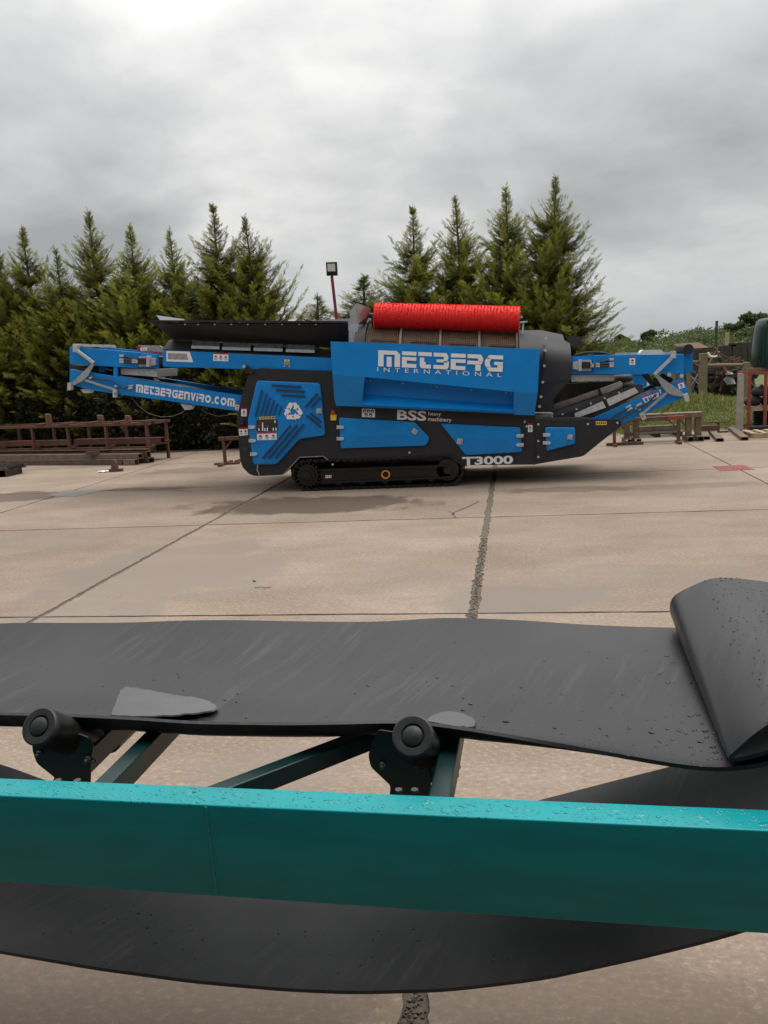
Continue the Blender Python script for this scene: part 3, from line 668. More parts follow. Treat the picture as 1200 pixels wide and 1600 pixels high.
def decal(parent, px, Y, style='warn', name='safety_decal', is_sub=True):
    # px: TL, TR, BR, BL ; white plate, coloured header, dark pictograms and lines
    P = [np.array(PY(u, v, Y)) for u, v in px]
    def at(s, t): return (P[0] * (1 - s) + P[1] * s) * (1 - t) + (P[3] * (1 - s) + P[2] * s) * t
    m = MB(); k = 0
    def rect(s0, s1, t0, t1, lay, mat):
        m.mat(mat); q = [at(s0, t0), at(s1, t0), at(s1, t1), at(s0, t1)]; m.add([(a[0], Y - lay, a[2]) for a in q], [(0, 1, 2, 3)])
    def tri(s, t, w, h, lay, mat):
        m.mat(mat); q = [at(s, t - h), at(s + w, t + h), at(s - w, t + h)]; m.add([(a[0], Y - lay, a[2]) for a in q], [(0, 1, 2)])
    if style == 'yellow':
        rect(0, 1, 0, 1, .003, 2)
        for i in range(5): rect(.08 + i * .18, .08 + i * .18 + .12, .25, .7, .005, 1)
    elif style == 'round':
        rect(0, 1, 0, 1, .003, 0)
        for i in range(5):
            cx, cy = ((.2, .27), (.5, .27), (.8, .27), (.33, .72), (.67, .72))[i]
            q = [at(cx + .13 * math.cos(a), cy + .22 * math.sin(a)) for a in np.linspace(0, 6.28, 10)[:-1]]; m.mat(1).add([(a[0], Y - .005, a[2]) for a in q], [list(range(9))])
            rect(cx - .04, cx + .05, cy - .02, cy + .14, .007, 0)
    elif style == 'bars':
        rect(0, 1, 0, 1, .003, 0)
        for i in range(17): rect(.07 + i * .046, .07 + i * .046 + .026, .2, .8, .005, 1)
    else:
        rect(0, 1, 0, 1, .003, 0); rect(0, 1, 0, .17, .005, 3)
        nn = {'warn': 1, 'two': 2, 'three': 3}.get(style, 1)
        for i in range(nn):
            c = (i + .5) / nn; tri(c, .42, .30 / nn, .14, .005, 1); rect(c - .3 / nn, c + .3 / nn, .68, .74, .005, 1); rect(c - .2 / nn, c + .25 / nn, .82, .87, .005, 1)
    f = sub if is_sub else (lambda mb, nm, ms, pr: mb.build(nm, ms, pr))
    if is_sub: return sub(m, name, [M['white'], M['ink'], M['yellow'], M['redprint']], parent, norm=False)
    return m.build(name, [M['white'], M['ink'], M['yellow'], M['redprint']], parent, norm=False)
def rectpx(u0, v0, u1, v1, sl=0.0): return [(u0, v0), (u1, v0 + sl), (u1, v1 + sl), (u0, v1)]
decal(door, [z2(302, 542), z2(466, 536), z2(466, 562), z2(303, 570)], PY_ - .062, 'yellow', 'yellow_decal')
decal(door, [z2(276, 705), z2(480, 700), z2(483, 780), z2(282, 786)], PY_ - .062, 'three')
# recycling sign: three folded arrows chasing each other
def recycle(c, r, Y):
    m = MB()
    for k in range(3):
        a = R(120 * k); rot = lambda x, y: (c[0] + (x * math.cos(a) - y * math.sin(a)) * r, c[1] - (x * math.sin(a) + y * math.cos(a)) * r)
        for poly in ([(-.74, .34), (-.40, .93), (-.10, .93), (.02, .72), (-.30, .14)], [(-.03, .93), (.30, .93), (.50, .62), (.66, .71), (.50, .16), (-.04, .30), (.13, .40), (.02, .60), (.07, .76)]):
            m.add([(x, Y, z) for x, z in PX([rot(*p) for p in poly], Y)], [list(range(len(poly)))])
    sub(m, 'recycling_symbol', M['white'], door, norm=False)
recycle((458, 643.0), 15.0, PY_ - .078)

d2 = panel('side_door', [(530, 652.5), (648, 659.5), (671.5, 684), (666, 696), (533.5, 700.5)], [(560, 681), (630, 677)], PY_, tm)
for v in (667.5, 685.5): hinge(d2, 532, v, PY_ - .04)
latch(d2, 648, 674, PY_ - .05, 35, 4.6)
d3 = panel('side_door', [(688.5, 661.5), (813, 667.8), (815.5, 706), (728, 710.8)], [(735, 684), (790, 687)], PY_, tm)
for v in (681, 695): hinge(d3, 812, v, PY_ - .04, -1)
latch(d3, 718.5, 689.5, PY_ - .05, 10, 5)
d4 = panel('side_door', [(851.5, 667.5), (898.5, 667.8), (898, 693), (854, 704.5)], [(872, 684)], PY_, tm, pk=.02)
for v in (679.5, 692): hinge(d4, 854.5, v, PY_ - .04)
latch(d4, 890.5, 683, PY_ - .05, 5, 4.4)
decal(tm, rectpx(565.5, 638.5, 586, 651.5, .6), F, 'round', is_sub=False)
decal(tm, rectpx(825, 662, 832, 675, 0), F, 'warn', is_sub=False)
decal(tm, rectpx(377, 637.5, 385.5, 650.5, 0), F, 'warn', is_sub=False)
decal(tm, [(372.8, 668.5), (387, 668), (387.8, 679.5), (374, 681)], F, 'two', is_sub=False)
decal(tm, rectpx(931, 658.2, 948, 664), F, 'yellow', 'yellow_decal', is_sub=False)
# stop button on its yellow box
eb = MB(); eb.mat(0).prism(PX(rectpx(517.5, 647.5, 526, 656.5), F), F - .05, F); p = PY(521.5, 644, F)
eb.mat(1).prism(PX(rnd([(516.5, 648), (516.5, 642), (521, 638.5), (526, 642), (526, 648)], 1), F), F - .04, F)
eb.mat(2).cyl((p[0], F - .041, p[2]), (p[0], F - .07, p[2]), .035, 14); eb.build('stop_button', [M['yellow'], M['ink'], M['redbtn']], tm)
kb = MB(); p = PY(378, 659, F); kb.cyl((p[0], F, p[2]), (p[0], F - .09, p[2]), .075, 18, .06); kb.build('round_buffer', M['tyre'], tm, smooth=40)
hb_ = MB(); p = PY(383, 702, F); hb_.cyl((p[0], F - .002, p[2]), (p[0], F + .01, p[2]), .046, 16); hb_.build('lifting_hole', M['ink'], tm)
pn = MB(); pn.tube([PY(403, 726, F - .02), PY(402, 735, F - .03), PY(405, 740, F - .03), PY(404, 744, F - .02)], .012, 6); pn.build('locking_pin', M['steel'], tm)
lk = MB(); lk.prism(PX(rnd([(378.5, 571), (383, 569.5), (398, 579), (392, 586)], 2), F - .03), F - .03, F); p = PY(382, 572.5, F - .03); lk.mat(1).cyl((p[0], F - .06, p[2]), (p[0], F - .03, p[2]), .028, 8)
lk.build('link_plate', [M['grey'], M['galv']], tm)

# ---- lettering
def text2d(s, spacing=1.0, bold=0.0):
    cu = bpy.data.curves.new('letters', 'FONT'); cu.body = s; cu.size = 1; cu.space_character = spacing; cu.offset = bold; cu.resolution_u = 3
    o = bpy.data.objects.new('letters', cu); me = o.to_mesh()
    V = np.array([v.co[:2] for v in me.vertices]); Fs = [list(p.vertices) for p in me.polygons]
    o.to_mesh_clear(); bpy.data.objects.remove(o); bpy.data.curves.remove(cu)
    V = (V - V.min(0)) / (V.max(0) - V.min(0)); return V, Fs
def word(V, Fs, TL, TR, BL, Y, name='lettering', parent=None, mat='white', is_sub=False):
    a, b, c = (np.array(PY(*p, Y)) for p in (TL, TR, BL))
    P = [c + (b - a) * x + (a - c) * y for x, y in V]
    m = MB().add(P, Fs)
    return sub(m, name, M[mat], parent, norm=False) if is_sub else m.build(name, M[mat], parent, norm=False)
def rc(x0, x1, y0, y1): return [(x0, y0), (x1, y0), (x1, y1), (x0, y1)]
def ch(x0, x1, y0, y1, c, tl=0, tr=0, br=0, bl=0):
    o = []
    o += [(x0, y0 + c), (x0 + c * .7, y0)] if bl else [(x0, y0)]
    o += [(x1 - c * .7, y0), (x1, y0 + c)] if br else [(x1, y0)]
    o += [(x1, y1 - c), (x1 - c * .7, y1)] if tr else [(x1, y1)]
    o += [(x0 + c * .7, y1), (x0, y1 - c)] if tl else [(x0, y1)]
    return o
def ringp(): 
    o = [(.5 + .5 * math.cos(a), .5 + .5 * math.sin(a)) for a in np.linspace(0, 2 * math.pi, 17)[:-1]]; i = [(.5 + .24 * math.cos(a), .5 + .22 * math.sin(a)) for a in np.linspace(0, 2 * math.pi, 17)[:-1]]
    return [[o[k], o[(k + 1) % 16], i[(k + 1) % 16], i[k]] for k in range(16)]
GL = {'M': (1.45, [rc(0, .25, 0, .75), ch(0, 1, .75, 1, .22, tr=1), rc(.75, 1, 0, .75), ch(.39, .62, 0, .62, .05)]),
      'E': (.95, [rc(0, 1, .76, 1), rc(0, .34, 0, .66), rc(.34, 1, .44, .66), rc(.34, 1, 0, .24)]),
      'T': (.88, [rc(0, 1, .76, 1), rc(.12, .45, .24, .66), ch(.12, .95, 0, .24, .16, bl=1), rc(.45, .55, .24, .4)]),
      'B': (1.0, [ch(0, .95, .76, 1, .18, tr=1), rc(.66, .95, .60, .76), rc(.2, .9, .42, .60), rc(.68, 1, .24, .5), ch(0, 1, 0, .24, .16, br=1)]),
      'R': (1.0, [ch(0, 1, .76, 1, .2, tr=1), rc(.68, 1, .58, .76), ch(0, 1, .38, .60, .18, br=1), rc(.52, .86, 0, .40)]),
      'G': (1.15, [ch(.12, 1, .76, 1, .16, tl=1), [(.0, .38), (.12, .2), (.36, .24), (.28, .42), (.28, .60), (.36, .76), (.12, .84), (0, .64)], ch(.12, 1, 0, .24, .18, bl=1), rc(.7, 1, .24, .42), rc(.52, 1, .40, .60)]),
      'N': (1.1, [rc(0, .3, 0, 1), ch(.3, 1, .74, 1, .2, tr=1), rc(.7, 1, 0, .74)]),
      'V': (1.0, [[(0, 1), (.32, 1), (.56, .3), (.5, 0), (.36, 0)], [(.68, 1), (1, 1), (.64, 0), (.5, 0), (.56, .3)]]),
      'I': (.38, [rc(.1, .9, 0, .66), rc(.1, .9, .78, 1)]), 'O': (1.15, ringp()), '.': (.4, [rc(.2, .9, 0, .22)]),
      'C': (1.05, [p for k, p in enumerate(ringp()) if k not in (0, 1, 14, 15)])}
def logo(s, gap=.12):
    V = []; Fs = []; x = 0
    for c in s:
        wd, ps = GL[c]
        for p in ps:
            Fs.append(list(range(len(V), len(V) + len(p)))); V += [(x + a * wd, b) for a, b in p]
        x += wd + gap
    V = np.array(V, float); V[:, 0] /= (x - gap); return V, Fs

# ---- hood over the drum
HY = F - .30                                # upper skin
hood = MB()
Pn = lambda u, v, dy=0.0: PY(u, v, HY + dy)
def quad(m, *p): m.add(p, [tuple(range(len(p)))])
# left column
a, b, c, d = Pn(516.5, 533.5), Pn(570.5, 535), Pn(570, 589, -.02), Pn(519.5, 585.4, -.02)
e_, f_ = Pn(566, 627, .10), Pn(522.5, 624, .10); g_, h_ = Pn(566, 635.5, .13), Pn(525.5, 634, .13)
quad(hood, a, b, c, d); quad(hood, d, c, e_, f_); quad(hood, f_, e_, g_, h_)
a2, b2 = Pn(809, 544.5), Pn(843.5, 545.5); c2, d2_ = Pn(840, 614, -.02), Pn(803, 612.2, -.02); e2, f2 = Pn(836.2, 641, .10), Pn(802.4, 640, .10); g2, h2 = Pn(835.4, 649, .13), Pn(802.4, 648, .13)
quad(hood, a2, b2, c2, d2_); quad(hood, d2_, c2, e2, f2); quad(hood, f2, e2, g2, h2)
# centre: outward upper skin, tucked-in band, tray
quad(hood, b, a2, d2_, c)
r0, r1 = Pn(567.5, 590, .30), Pn(803, 613, .30); s0, s1 = Pn(567.5, 616.6, .30), Pn(802, 632.5, .30); t0, t1 = Pn(566, 632.5, .06), Pn(802.4, 643, .06); u0, u1 = Pn(566, 636, .10), Pn(802.4, 646.5, .10)
quad(hood, c, d2_, r1, r0); quad(hood, r0, r1, s1, s0); quad(hood, s0, s1, t1, t0); quad(hood, t0, t1, u1, u0)
# cheeks of the columns beside the tucked-in band
quad(hood, c, r0, s0, t0, u0, g_, e_); quad(hood, d2_, r1, s1, t1, u1, h2, f2)
# rim and ends
back = .55
for p, q in ((a, b), (b, a2), (a2, b2)): quad(hood, p, q, (q[0], HY + .04, q[2]), (p[0], HY + .04, p[2]))
for p in ((a, d, f_, h_), (b2, c2, e2, g2)): quad(hood, *p, *[(q[0], HY + back, q[2]) for q in reversed(p)])
hd_ = hood.build('drum_hood', M['blue'], tm)
hb2 = MB(); hb2.prism(PX([(518, 540), (842, 551), (834, 648), (526, 634)], HY), F + .07, F + .10); hb2.build('hood_backing', M['blue'], tm)
bolts(hd_.parent, [(572.5, 594), (579, 595), (630, 599), (683, 604), (737, 609), (791, 614), (799, 614.5)], HY + .29, .014)
LY = HY - .027
word(*logo('METBERG'), (591, 547.2), (786.3, 555.6), (590.8, 572.2), LY, parent=tm)
V, Fs = text2d('INTERNATIONAL', 1.9, 0.0); word(V, Fs, (589.5, 573.8), (783.8, 582.6), (589.5, 580.3), LY, parent=tm)
V, Fs = text2d('BSS', 1.02, .03); word(V, Fs, (620.8, 640.2), (666.3, 642.2), (620.4, 655.8), F - .004, parent=tm)
V, Fs = text2d('heavy', 1.0, .012); word(V, Fs, (669.3, 643.2), (689.5, 644.0), (669, 650.8), F - .004, parent=tm)
V, Fs = text2d('machinery', 1.0, .012); word(V, Fs, (669, 651.6), (705.5, 653.0), (668.7, 659.6), F - .004, parent=tm)
V, Fs = text2d('T3000', .98, .035); word(V, Fs, (722, 714), (801.5, 711.6), (722.4, 727), F - .004, parent=tm)

# ---- drum and its collars
Yc = 15.78
def top(u, v): return PY(u, v, Yc)
ta, tb = top(560, 505), top(812, 516.5)
Rd = .88
zax = lambda x: (ta[2] + (tb[2] - ta[2]) * (x - ta[0]) / (tb[0] - ta[0])) - Rd
def ring_pts(x, r, n=28, full=True):
    return [(x, Yc + r * math.cos(t), zax(x) + r * math.sin(t)) for t in np.linspace(R(-10), R(190), n)]
drum = MB()
X0, X1 = top(575, 505)[0], top(808, 505)[0]
drum.grid([ring_pts(x, Rd - .035) for x in np.linspace(X0, X1, 8)])
dr = drum.build('screen_drum', M['meshin'], tm, smooth=60)
wire = MB()
for x in np.linspace(X0 + .03, X1, 76):
    q = ring_pts(x, Rd); q2 = ring_pts(x + .012, Rd); q3_ = ring_pts(x + .006, Rd - .03); wire.grid([q, q2]); wire.grid([q, q3_])
for t in np.linspace(R(-6), R(186), 66):
    pts = [(x, Yc + (Rd - .01) * math.cos(t), zax(x) + (Rd - .01) * math.sin(t)) for x in (X0, X1)]; d = np.array([0, -math.sin(t), math.cos(t)]) * .006
    wire.add([np.array(pts[0]) - d, np.array(pts[0]) + d, np.array(pts[1]) + d, np.array(pts[1]) - d], [(0, 1, 2, 3)])
wo = sub(wire, 'screen_wire', M['mesh'], dr, norm=False); wo['kind'] = 'stuff'
for u in (632, 691.5, 750, 807):
    x = top(u, 510)[0]; m = MB(); m.grid([ring_pts(x - .02, Rd - .01), ring_pts(x - .02, Rd + .05), ring_pts(x + .02, Rd + .05), ring_pts(x + .02, Rd - .01)]); sub(m, 'drum_band', M['rustband'], dr, smooth=30)
m = MB(); xa, xb = top(563, 505)[0], top(576, 505)[0]; m.grid([ring_pts(xa, Rd - .02), ring_pts(xa, Rd + .03), ring_pts(xb, Rd + .03), ring_pts(xb + .01, Rd + .07), ring_pts(xb + .04, Rd + .07), ring_pts(xb + .04, Rd - .02)]); sub(m, 'drum_collar', M['grey'], dr, smooth=30)
for i in range(4):                            # joint straps and lugs between bands
    u0 = (580, 640, 698, 757)[i]; x0, x1 = top(u0 + 8, 510)[0], top(u0 + 46, 510)[0]; t = R(140)
    m = MB(); m.bar((x0, Yc + (Rd + .012) * math.cos(t), zax(x0) + (Rd + .012) * math.sin(t)), (x1, Yc + (Rd + .012) * math.cos(t), zax(x1) + (Rd + .012) * math.sin(t)), .02, .02)
    sub(m, 'joint_strap', M['rustgrey'], dr)
ep = MB(); ep.prism(PX(rnd([(545.5, 505), (560.5, 506), (555.5, 536), (545, 536)], 1), 15.2), 15.2, 15.24); ep.build('end_plate', M['galv'], tm)
dp = MB()
q = q3([(544, 486), (557.5, 473.5), (558, 507), (545.5, 506)], 15.30); q2 = q3([(557.5, 473.5), (576, 480.5), (576, 490), (568, 507), (558, 507)], 15.30)
q = [(x, y + (0 if i in (1, 2) else .15), z) for i, (x, y, z) in enumerate(q)]; q2 = [(x, y + (0 if i in (0, 4) else .18), z) for i, (x, y, z) in enumerate(q2)]
dp.add(q, [(0, 1, 2, 3)]); dp.add(q2, [(0, 1, 2, 3, 4)]); dp.build('deflector_plate', M['steel'], tm, solid=.01)
# red cleaning brush
ba, bb = np.array(PY(586.5, 493, 15.45)), np.array(PY(811.5, 499, 15.45)); br = .245
bc = MB().cyl(ba, bb, br * .95, 36).build('cleaning_brush', M['bristle'], tm, smooth=40)
n = 26000; s = rng.random(n); t = rng.uniform(0, 6.283, n); ax = unit(bb - ba); e1 = np.array([0, 1.0, 0]); e2_ = np.cross(ax, e1)
s = (np.round(s * 46) + rng.normal(0, .22, n)) / 46; s = np.clip(s, 0, 1)
dirv = np.cos(t)[:, None] * e1 + np.sin(t)[:, None] * e2_; o_ = ba + (bb - ba) * s[:, None] - np.array([-2.4, 15.7, 0])
rr = br * (1 + rng.normal(0, .008, n)); sag = np.stack([rng.normal(0, .006, n), rng.normal(0, .004, n), -.004 * rng.random(n)], 1)
tw = ax * .009 + rng.normal(0, .002, (n, 3))
V = np.stack([o_ + dirv * br * .9 - tw, o_ + dirv * br * .9 + tw, o_ + dirv * rr[:, None] + sag], 1).reshape(-1, 3)
bo = leaf_object('bristles', V, None, np.zeros(len(V)), M['bristle'], bc, kind='stuff')
m = MB(); m.cyl(ba - ax * .12, ba, .05, 10); m.cyl(bb, bb + ax * .06, .05, 10); m.bar(tuple(ba - ax * .05), tuple(ba - ax * .05 - np.array([0, 0, .28])), .06, .06); sub(m, 'brush_shaft', M['black'], bc)
m = MB(); p = PY(818, 503, 15.2); p2 = PY(814.5, 545, 15.2); m.cyl(p2, p, .014, 8); m.bar((p[0] - .06, 15.2, p[2]), (p[0] + .07, 15.2, p[2]), .05, .03); m.build('brush_post', M['galv'], tm)

# ---- discharge housing: curved dark steel cowl right of the drum
def cowl(u, vt, vb, zt, Yn=14.62):
    # section from its foot up the near face, over the top, down the far face
    x = PY(u, 560, Yn)[0]; zb_ = PY(u, vb, Yn)[2]; o = [(x, Yn, zb_)]
    zs = zt - .62
    for k in range(9):
        a = R(10 * k + 5) if k < 9 else 0; o.append((x, Yc - (Yc - Yn) * math.cos(a), zs + .62 * math.sin(a)))
    o += [(x, 2 * Yc - p[1], p[2]) for p in reversed(o)]
    return o
zt0 = top(812, 516)[2]; zt1 = top(848, 515.5)[2]; zt2 = top(888, 522)[2]
cw = MB()
sA = cowl(812, 516, 645, zt0); sB = cowl(849, 516, 648, zt1); sC = cowl(893, 525, 591, zt2 - .0)
sB2 = [(PY(843, 640, 14.62)[0] if i in (0, len(sB) - 1) else x, y, z) for i, (x, y, z) in enumerate(sB)]
cw.grid([sA, sB2])
sD = [(x, y, z) for x, y, z in sB2]
sE = []
for i, (x, y, z) in enumerate(sC):
    if i in (0, len(sC) - 1): sE.append((PY(892.5, 591, 14.62)[0], y, PY(892.5, 591, 14.62)[2]))
    else: sE.append((x - (.09 if z > zt2 - .12 else 0), y, z))
cw.grid([sD, sE])
cwl = cw.build('discharge_cowl', M['grey'], tm, smooth=25)
lo = MB(); lo.prism(PX([(838, 600), (892.5, 591), (867, 601.5), (862, 645), (836, 648)], 14.62), 14.62, 14.66); lo.prism(PX([(866, 602), (892, 590), (866, 640)], 14.9), 14.9, 14.95); sub(lo, 'lower_cheek', M['grey'], cwl)
fl = MB()
P = PX([(847.5, 560), (850.5, 560), (838.5, 648), (835.5, 648)], 14.615)
fl.prism(PX([(849.0, 548), (852.0, 548), (844.5, 648), (841.5, 648)], 14.61), 14.60, 14.62); sub(fl, 'cowl_flange', M['grey'], cwl)
for u, v, y in ((853, 528.5, 14.80), (852, 547.5, 14.63), (850.5, 571.8, 14.61), (848, 597, 14.61), (845.3, 620, 14.61), (843, 635, 14.61)):
    p = PY(u, v, y - .03); mb = MB().cyl((p[0], y + .03, p[2]), (p[0], y - .045, p[2]), .026, 8); sub(mb, 'bolt', M['galv'], cwl)
for i in range(5):
    m = MB(); m.bar(PY(888, 527 + i * 3, 15.1), PY(909.5 - i * .8, 527.5 + i * 3.2, 15.3), .03, .03); sub(m, 'rubber_strip', M['tyre'], cwl)
wl = MB(); wl.tube([PY(835, 655, 14.55), PY(835.5, 645, 14.55), PY(862, 645, 14.55), PY(863, 652, 14.55)], .012, 6); wl.build('cowl_brace', M['galvdull'], tm)

# ---- feed hopper
hw = MB()
yT, yB = F - .12, F + .42
hw.add([PY(262.5, 505, yT), PY(544, 505, yT), PY(544, 544, yB), PY(275, 530, yB)], [(0, 1, 2, 3)])
hp_ = hw.build('hopper_wing', M['brownblack'], tm, solid=.02)
m = MB(); m.bar(PY(236, 501.5, yT), PY(543, 503.3, yT), .10, .03); sub(m, 'wing_rim', M['grey'], hp_)
m = MB(); m.add([PY(236, 502.5, yT), PY(270, 504, yT), PY(279, 531, yB), PY(272, 531, yB)], [(0, 1, 2, 3)]); sub(m, 'end_gusset', M['brownblack'], hp_, solid=.015)
for u in (290, 310, 336, 362, 388, 415, 441, 468, 494): 
    p = PY(u, 507, yT); mb = MB().cyl((p[0], p[1] - .002, p[2]), (p[0], p[1] - .03, p[2]), .012, 6); sub(mb, 'bolt', M['galv'], hp_)
m = MB(); m.bar(PY(493, 506, yT - .01), PY(495, 535, yB - .01), .03, .03); sub(m, 'wing_rib', M['brownblack'], hp_)
# far wing, mirrored, with the pale flap at its end
m = MB(); zT = PY(262.5, 505, yT)[2]; zB = PY(275, 530, yB)[2]; x0, x1 = PY(262.5, 505, yT)[0], PY(544, 505, yT)[0]
m.add([(x0, BK + .12, zT), (x1, BK + .12, zT), (x1, BK - .42, zB), (x0 + .1, BK - .42, zB)], [(0, 1, 2, 3)]); m.build('hopper_wing', M['brownblack'], tm, solid=.02)
m = MB(); m.add(q3([(244.5, 492.7), (251, 501.5), (289, 501.5), (287, 498.5)], 16.6), [(0, 1, 2, 3)]); m.build('end_flap', M['white'], tm, solid=.012)
# skirt with clamp plates
sk = MB(); sk.add([PY(264.5, 532, F + .38), PY(517, 547, F + .38), PY(517, 562, F + .06), PY(254.5, 546.5, F + .06)], [(0, 1, 2, 3)])
skt = sk.build('hopper_skirt', M['grey'], tm, solid=.02)
for u0, u1, v0 in ((299.5, 343, 532.5), (347.5, 391.5, 534.6), (396.5, 441.5, 536), (447, 491.5, 538)):
    sl_ = .062 * (u1 - u0) * .5
    m = MB(); yA, yBb = F + .27, F + .14
    m.mat(0).add([PY(u0 + 1.5, v0, yA), PY(u1 + .5, v0 + sl_, yA), PY(u1, v0 + sl_ + 7.5, yBb + .02), PY(u0, v0 + 7.5, yBb + .02)], [(0, 1, 2, 3)])
    m.mat(1).hexa([PY(u0 - .5, v0 + 7.4, yBb - .02), PY(u1, v0 + sl_ + 7.4, yBb - .02), PY(u1, v0 + sl_ + 7.4, yBb + .02), PY(u0 - .5, v0 + 7.4, yBb + .02), PY(u0 - .5, v0 + 12, yBb - .08), PY(u1, v0 + sl_ + 12, yBb - .08), PY(u1, v0 + sl_ + 12, yBb - .02), PY(u0 - .5, v0 + 12, yBb - .02)])
    sub(m, 'clamp_plate', [M['mottled'], M['galv']], skt)
fbm = MB(); YF = F + .05
fbm.prism(PX([(254.5, 547), (517, 559.5), (530, 560), (530, 581), (517, 579.8), (390, 577), (254.5, 573)], YF), YF, YF + .12)
feeder = fbm.build('feeder_beam', M['blue'], tm, bevel=.008)
m = MB(); m.prism(PX([(254.5, 547), (530, 560), (530, 581), (254.5, 573)], YF), BK - .2, BK - .05); m.build('feeder_beam', M['blue'], tm)
m = MB(); m.prism(PX([(258, 550), (530, 562), (530, 578), (262, 572)], YF), YF + .13, BK - .21); m.build('feeder_bed', M['dark'], tm)
decal(feeder, [(260, 548.5), (296.5, 549.5), (302, 566), (260, 564.5)], YF, 'bars', 'vent_grille')
decal(feeder, [(333.5, 551), (357, 552), (356.8, 564.5), (333.2, 563.8)], YF, 'three')
decal(feeder, [(444, 565), (452.5, 565.3), (452.5, 569.5), (444, 569.2)], YF, 'yellow', 'yellow_decal')
decal(feeder, [(444.5, 561), (452, 561.3), (452, 564.4), (444.5, 564.2)], YF, 'warn')
for u, v in ((444.5, 572.5), (452.5, 572.7)):
    p = PY(u, v, YF); sub(MB().cyl((p[0], YF, p[2]), (p[0], YF - .015, p[2]), .015, 6), 'bolt', M['galv'], feeder)

# ---- left conveyor, folded
CY = F + .22; CB = CY + 1.25
zz = lambda x, y: (100 + x / 7.5, 530 + y / 7.5)
lc = MB(); top_l = [zz(65, 90), zz(215, 98), zz(870, 155), zz(870, 342), zz(560, 322), zz(65, 290)]
lc.prism(PX(top_l, CY), CY, CY + .10); lcu = lc.build('upper_conveyor_section', M['blue'], tm, bevel=.006); sub(MB().prism(PX(top_l, CY), CB - .1, CB), 'far_beam', M['blue'], lcu)
m = MB(); sb = [zz(860, 158), zz(1090, 185), zz(1095, 345), zz(860, 340)]; m.prism(PX(sb, CY + .04), CY + .04, CY + .12); sub(m, 'setback_beam', M['blue'], lcu); sub(MB().prism(PX(sb, CY + .04), CB - .12, CB - .04), 'setback_beam', M['blue'], lcu)
m = MB(); m.prism(PX([zz(90, 130), zz(1050, 210), zz(1050, 300), zz(90, 240)], CY + .11), CY + .11, CB - .11); sub(m, 'carrying_belt', M['rubber'], lcu)
m = MB(); m.bar(PY(*zz(112, 68), CY + .02), PY(*zz(595, 82), CY + .02), .05, .05); m.bar(PY(*zz(590, 78), CY + .02), PY(*zz(592, 100), CY + .02), .05, .03); sub(m, 'guard_rail', M['galv'], lcu)
m = MB(); m.prism(PX([zz(868, 68), zz(1115, 75), zz(1155, 95), zz(1155, 175), zz(870, 150)], CY + .5), CY + .5, CY + .55); m.mat(1)
m.prism(PX([zz(850, 82), zz(895, 82), zz(880, 140), zz(862, 140)], CY + .48), CY + .47, CY + .49); m.prism(PX([zz(1000, 138), zz(1150, 152), zz(1150, 166), zz(1000, 150)], CY + .48), CY + .47, CY + .49); m.mat(2)
for x in (905, 935, 965): m.prism(PX([zz(x - 12, 100), zz(x + 10, 95), zz(x + 12, 140), zz(x - 10, 135)], CY + .48), CY + .47, CY + .49)
sub(m, 'belt_scraper', [M['galvdull'], M['redprint'], M['white']], lcu)
def motor(parent, zf, y, flip=False):
    m = MB(); X = lambda x: x
    m.mat(0).prism(PX([zf(890, 200), zf(1000, 200), zf(1000, 320), zf(890, 320)], y), y - .05, y)
    m.prism(PX([zf(995, 195), zf(1025, 200), zf(1025, 320), zf(995, 318)], y - .02), y - .14, y); m.prism(PX([zf(1025, 215), zf(1085, 225), zf(1085, 300), zf(1025, 310)], y), y - .06, y)
    m.mat(1).prism(PX(rnd([zf(905, 222), zf(992, 222), zf(992, 295), zf(905, 295)], 1.5), y), y - .16, y - .051)
    m.mat(0).prism(PX([zf(868, 240), zf(905, 240), zf(905, 280), zf(868, 280)], y), y - .12, y - .05)
    sub(m, 'drive_motor', [M['galv'], M['tyre']], parent)
    h = MB(); h.mat(1)
    for yy, ye in ((195, 240), (240, 258), (268, 272)):
        h.tube([PY(*zf(690, yy), y - .04), PY(*zf(760, (yy * .6 + ye * .4)), y - .10), PY(*zf(860, ye), y - .10)], .018, 6)
    h.mat(0)
    for yy in (195, 240, 268): h.bar(PY(*zf(655, yy - 4), y - .035), PY(*zf(705, yy), y - .045), .04, .04)
    h.bar(PY(*zf(800, 245), y - .1), PY(*zf(845, 248), y - .1), .05, .04); h.bar(PY(*zf(800, 265), y - .1), PY(*zf(845, 265), y - .1), .05, .04)
    sub(h, 'hydraulic_hose', [M['galv'], M['tyre']], parent)
motor(lcu, zz, CY + .04)
m = MB(); a = PY(*zz(662, 378), CY + .2); b = PY(*zz(1088, 398), CY + .2); m.prism(PX([zz(662, 343), zz(1090, 352), zz(1088, 440), zz(665, 412)], CY + .12), CY + .12, CY + 1.1); sub(m, 'tail_guard', M['galv'], lcu)
m = MB(); m.bar(PY(*zz(610, 325), CY + .05), PY(*zz(612, 435), CY + .05), .08, .07); sub(m, 'prop_post', M['blue'], lcu)
m = MB(); m.bar(PY(*zz(430, 345), CY + .3), PY(*zz(500, 350), CY + .3), .15, .12); m.mat(1); m.bar(PY(*zz(460, 340), CY + .25), PY(*zz(570, 365), CY + .25), .02, .02); sub(m, 'hydraulic_ram', [M['blue'], M['galv']], lcu)
m = MB(); m.bar(PY(*zz(1070, 445), CY + .2), PY(*zz(1190, 460), CY + .2), .03, .03); m.bar(PY(*zz(1060, 455), CY + .2), PY(*zz(1110, 500), CY + .2), .05, .04); sub(m, 'release_lever', M['galvdull'], lcu)
la = MB(); low = [zz(65, 350), zz(195, 375), zz(310, 390), zz(1200, 530), (377.5, 618), (384, 619), (384, 645), (371, 642.8), (260, 626), zz(680, 652), zz(330, 598), zz(130, 545), zz(65, 500)]
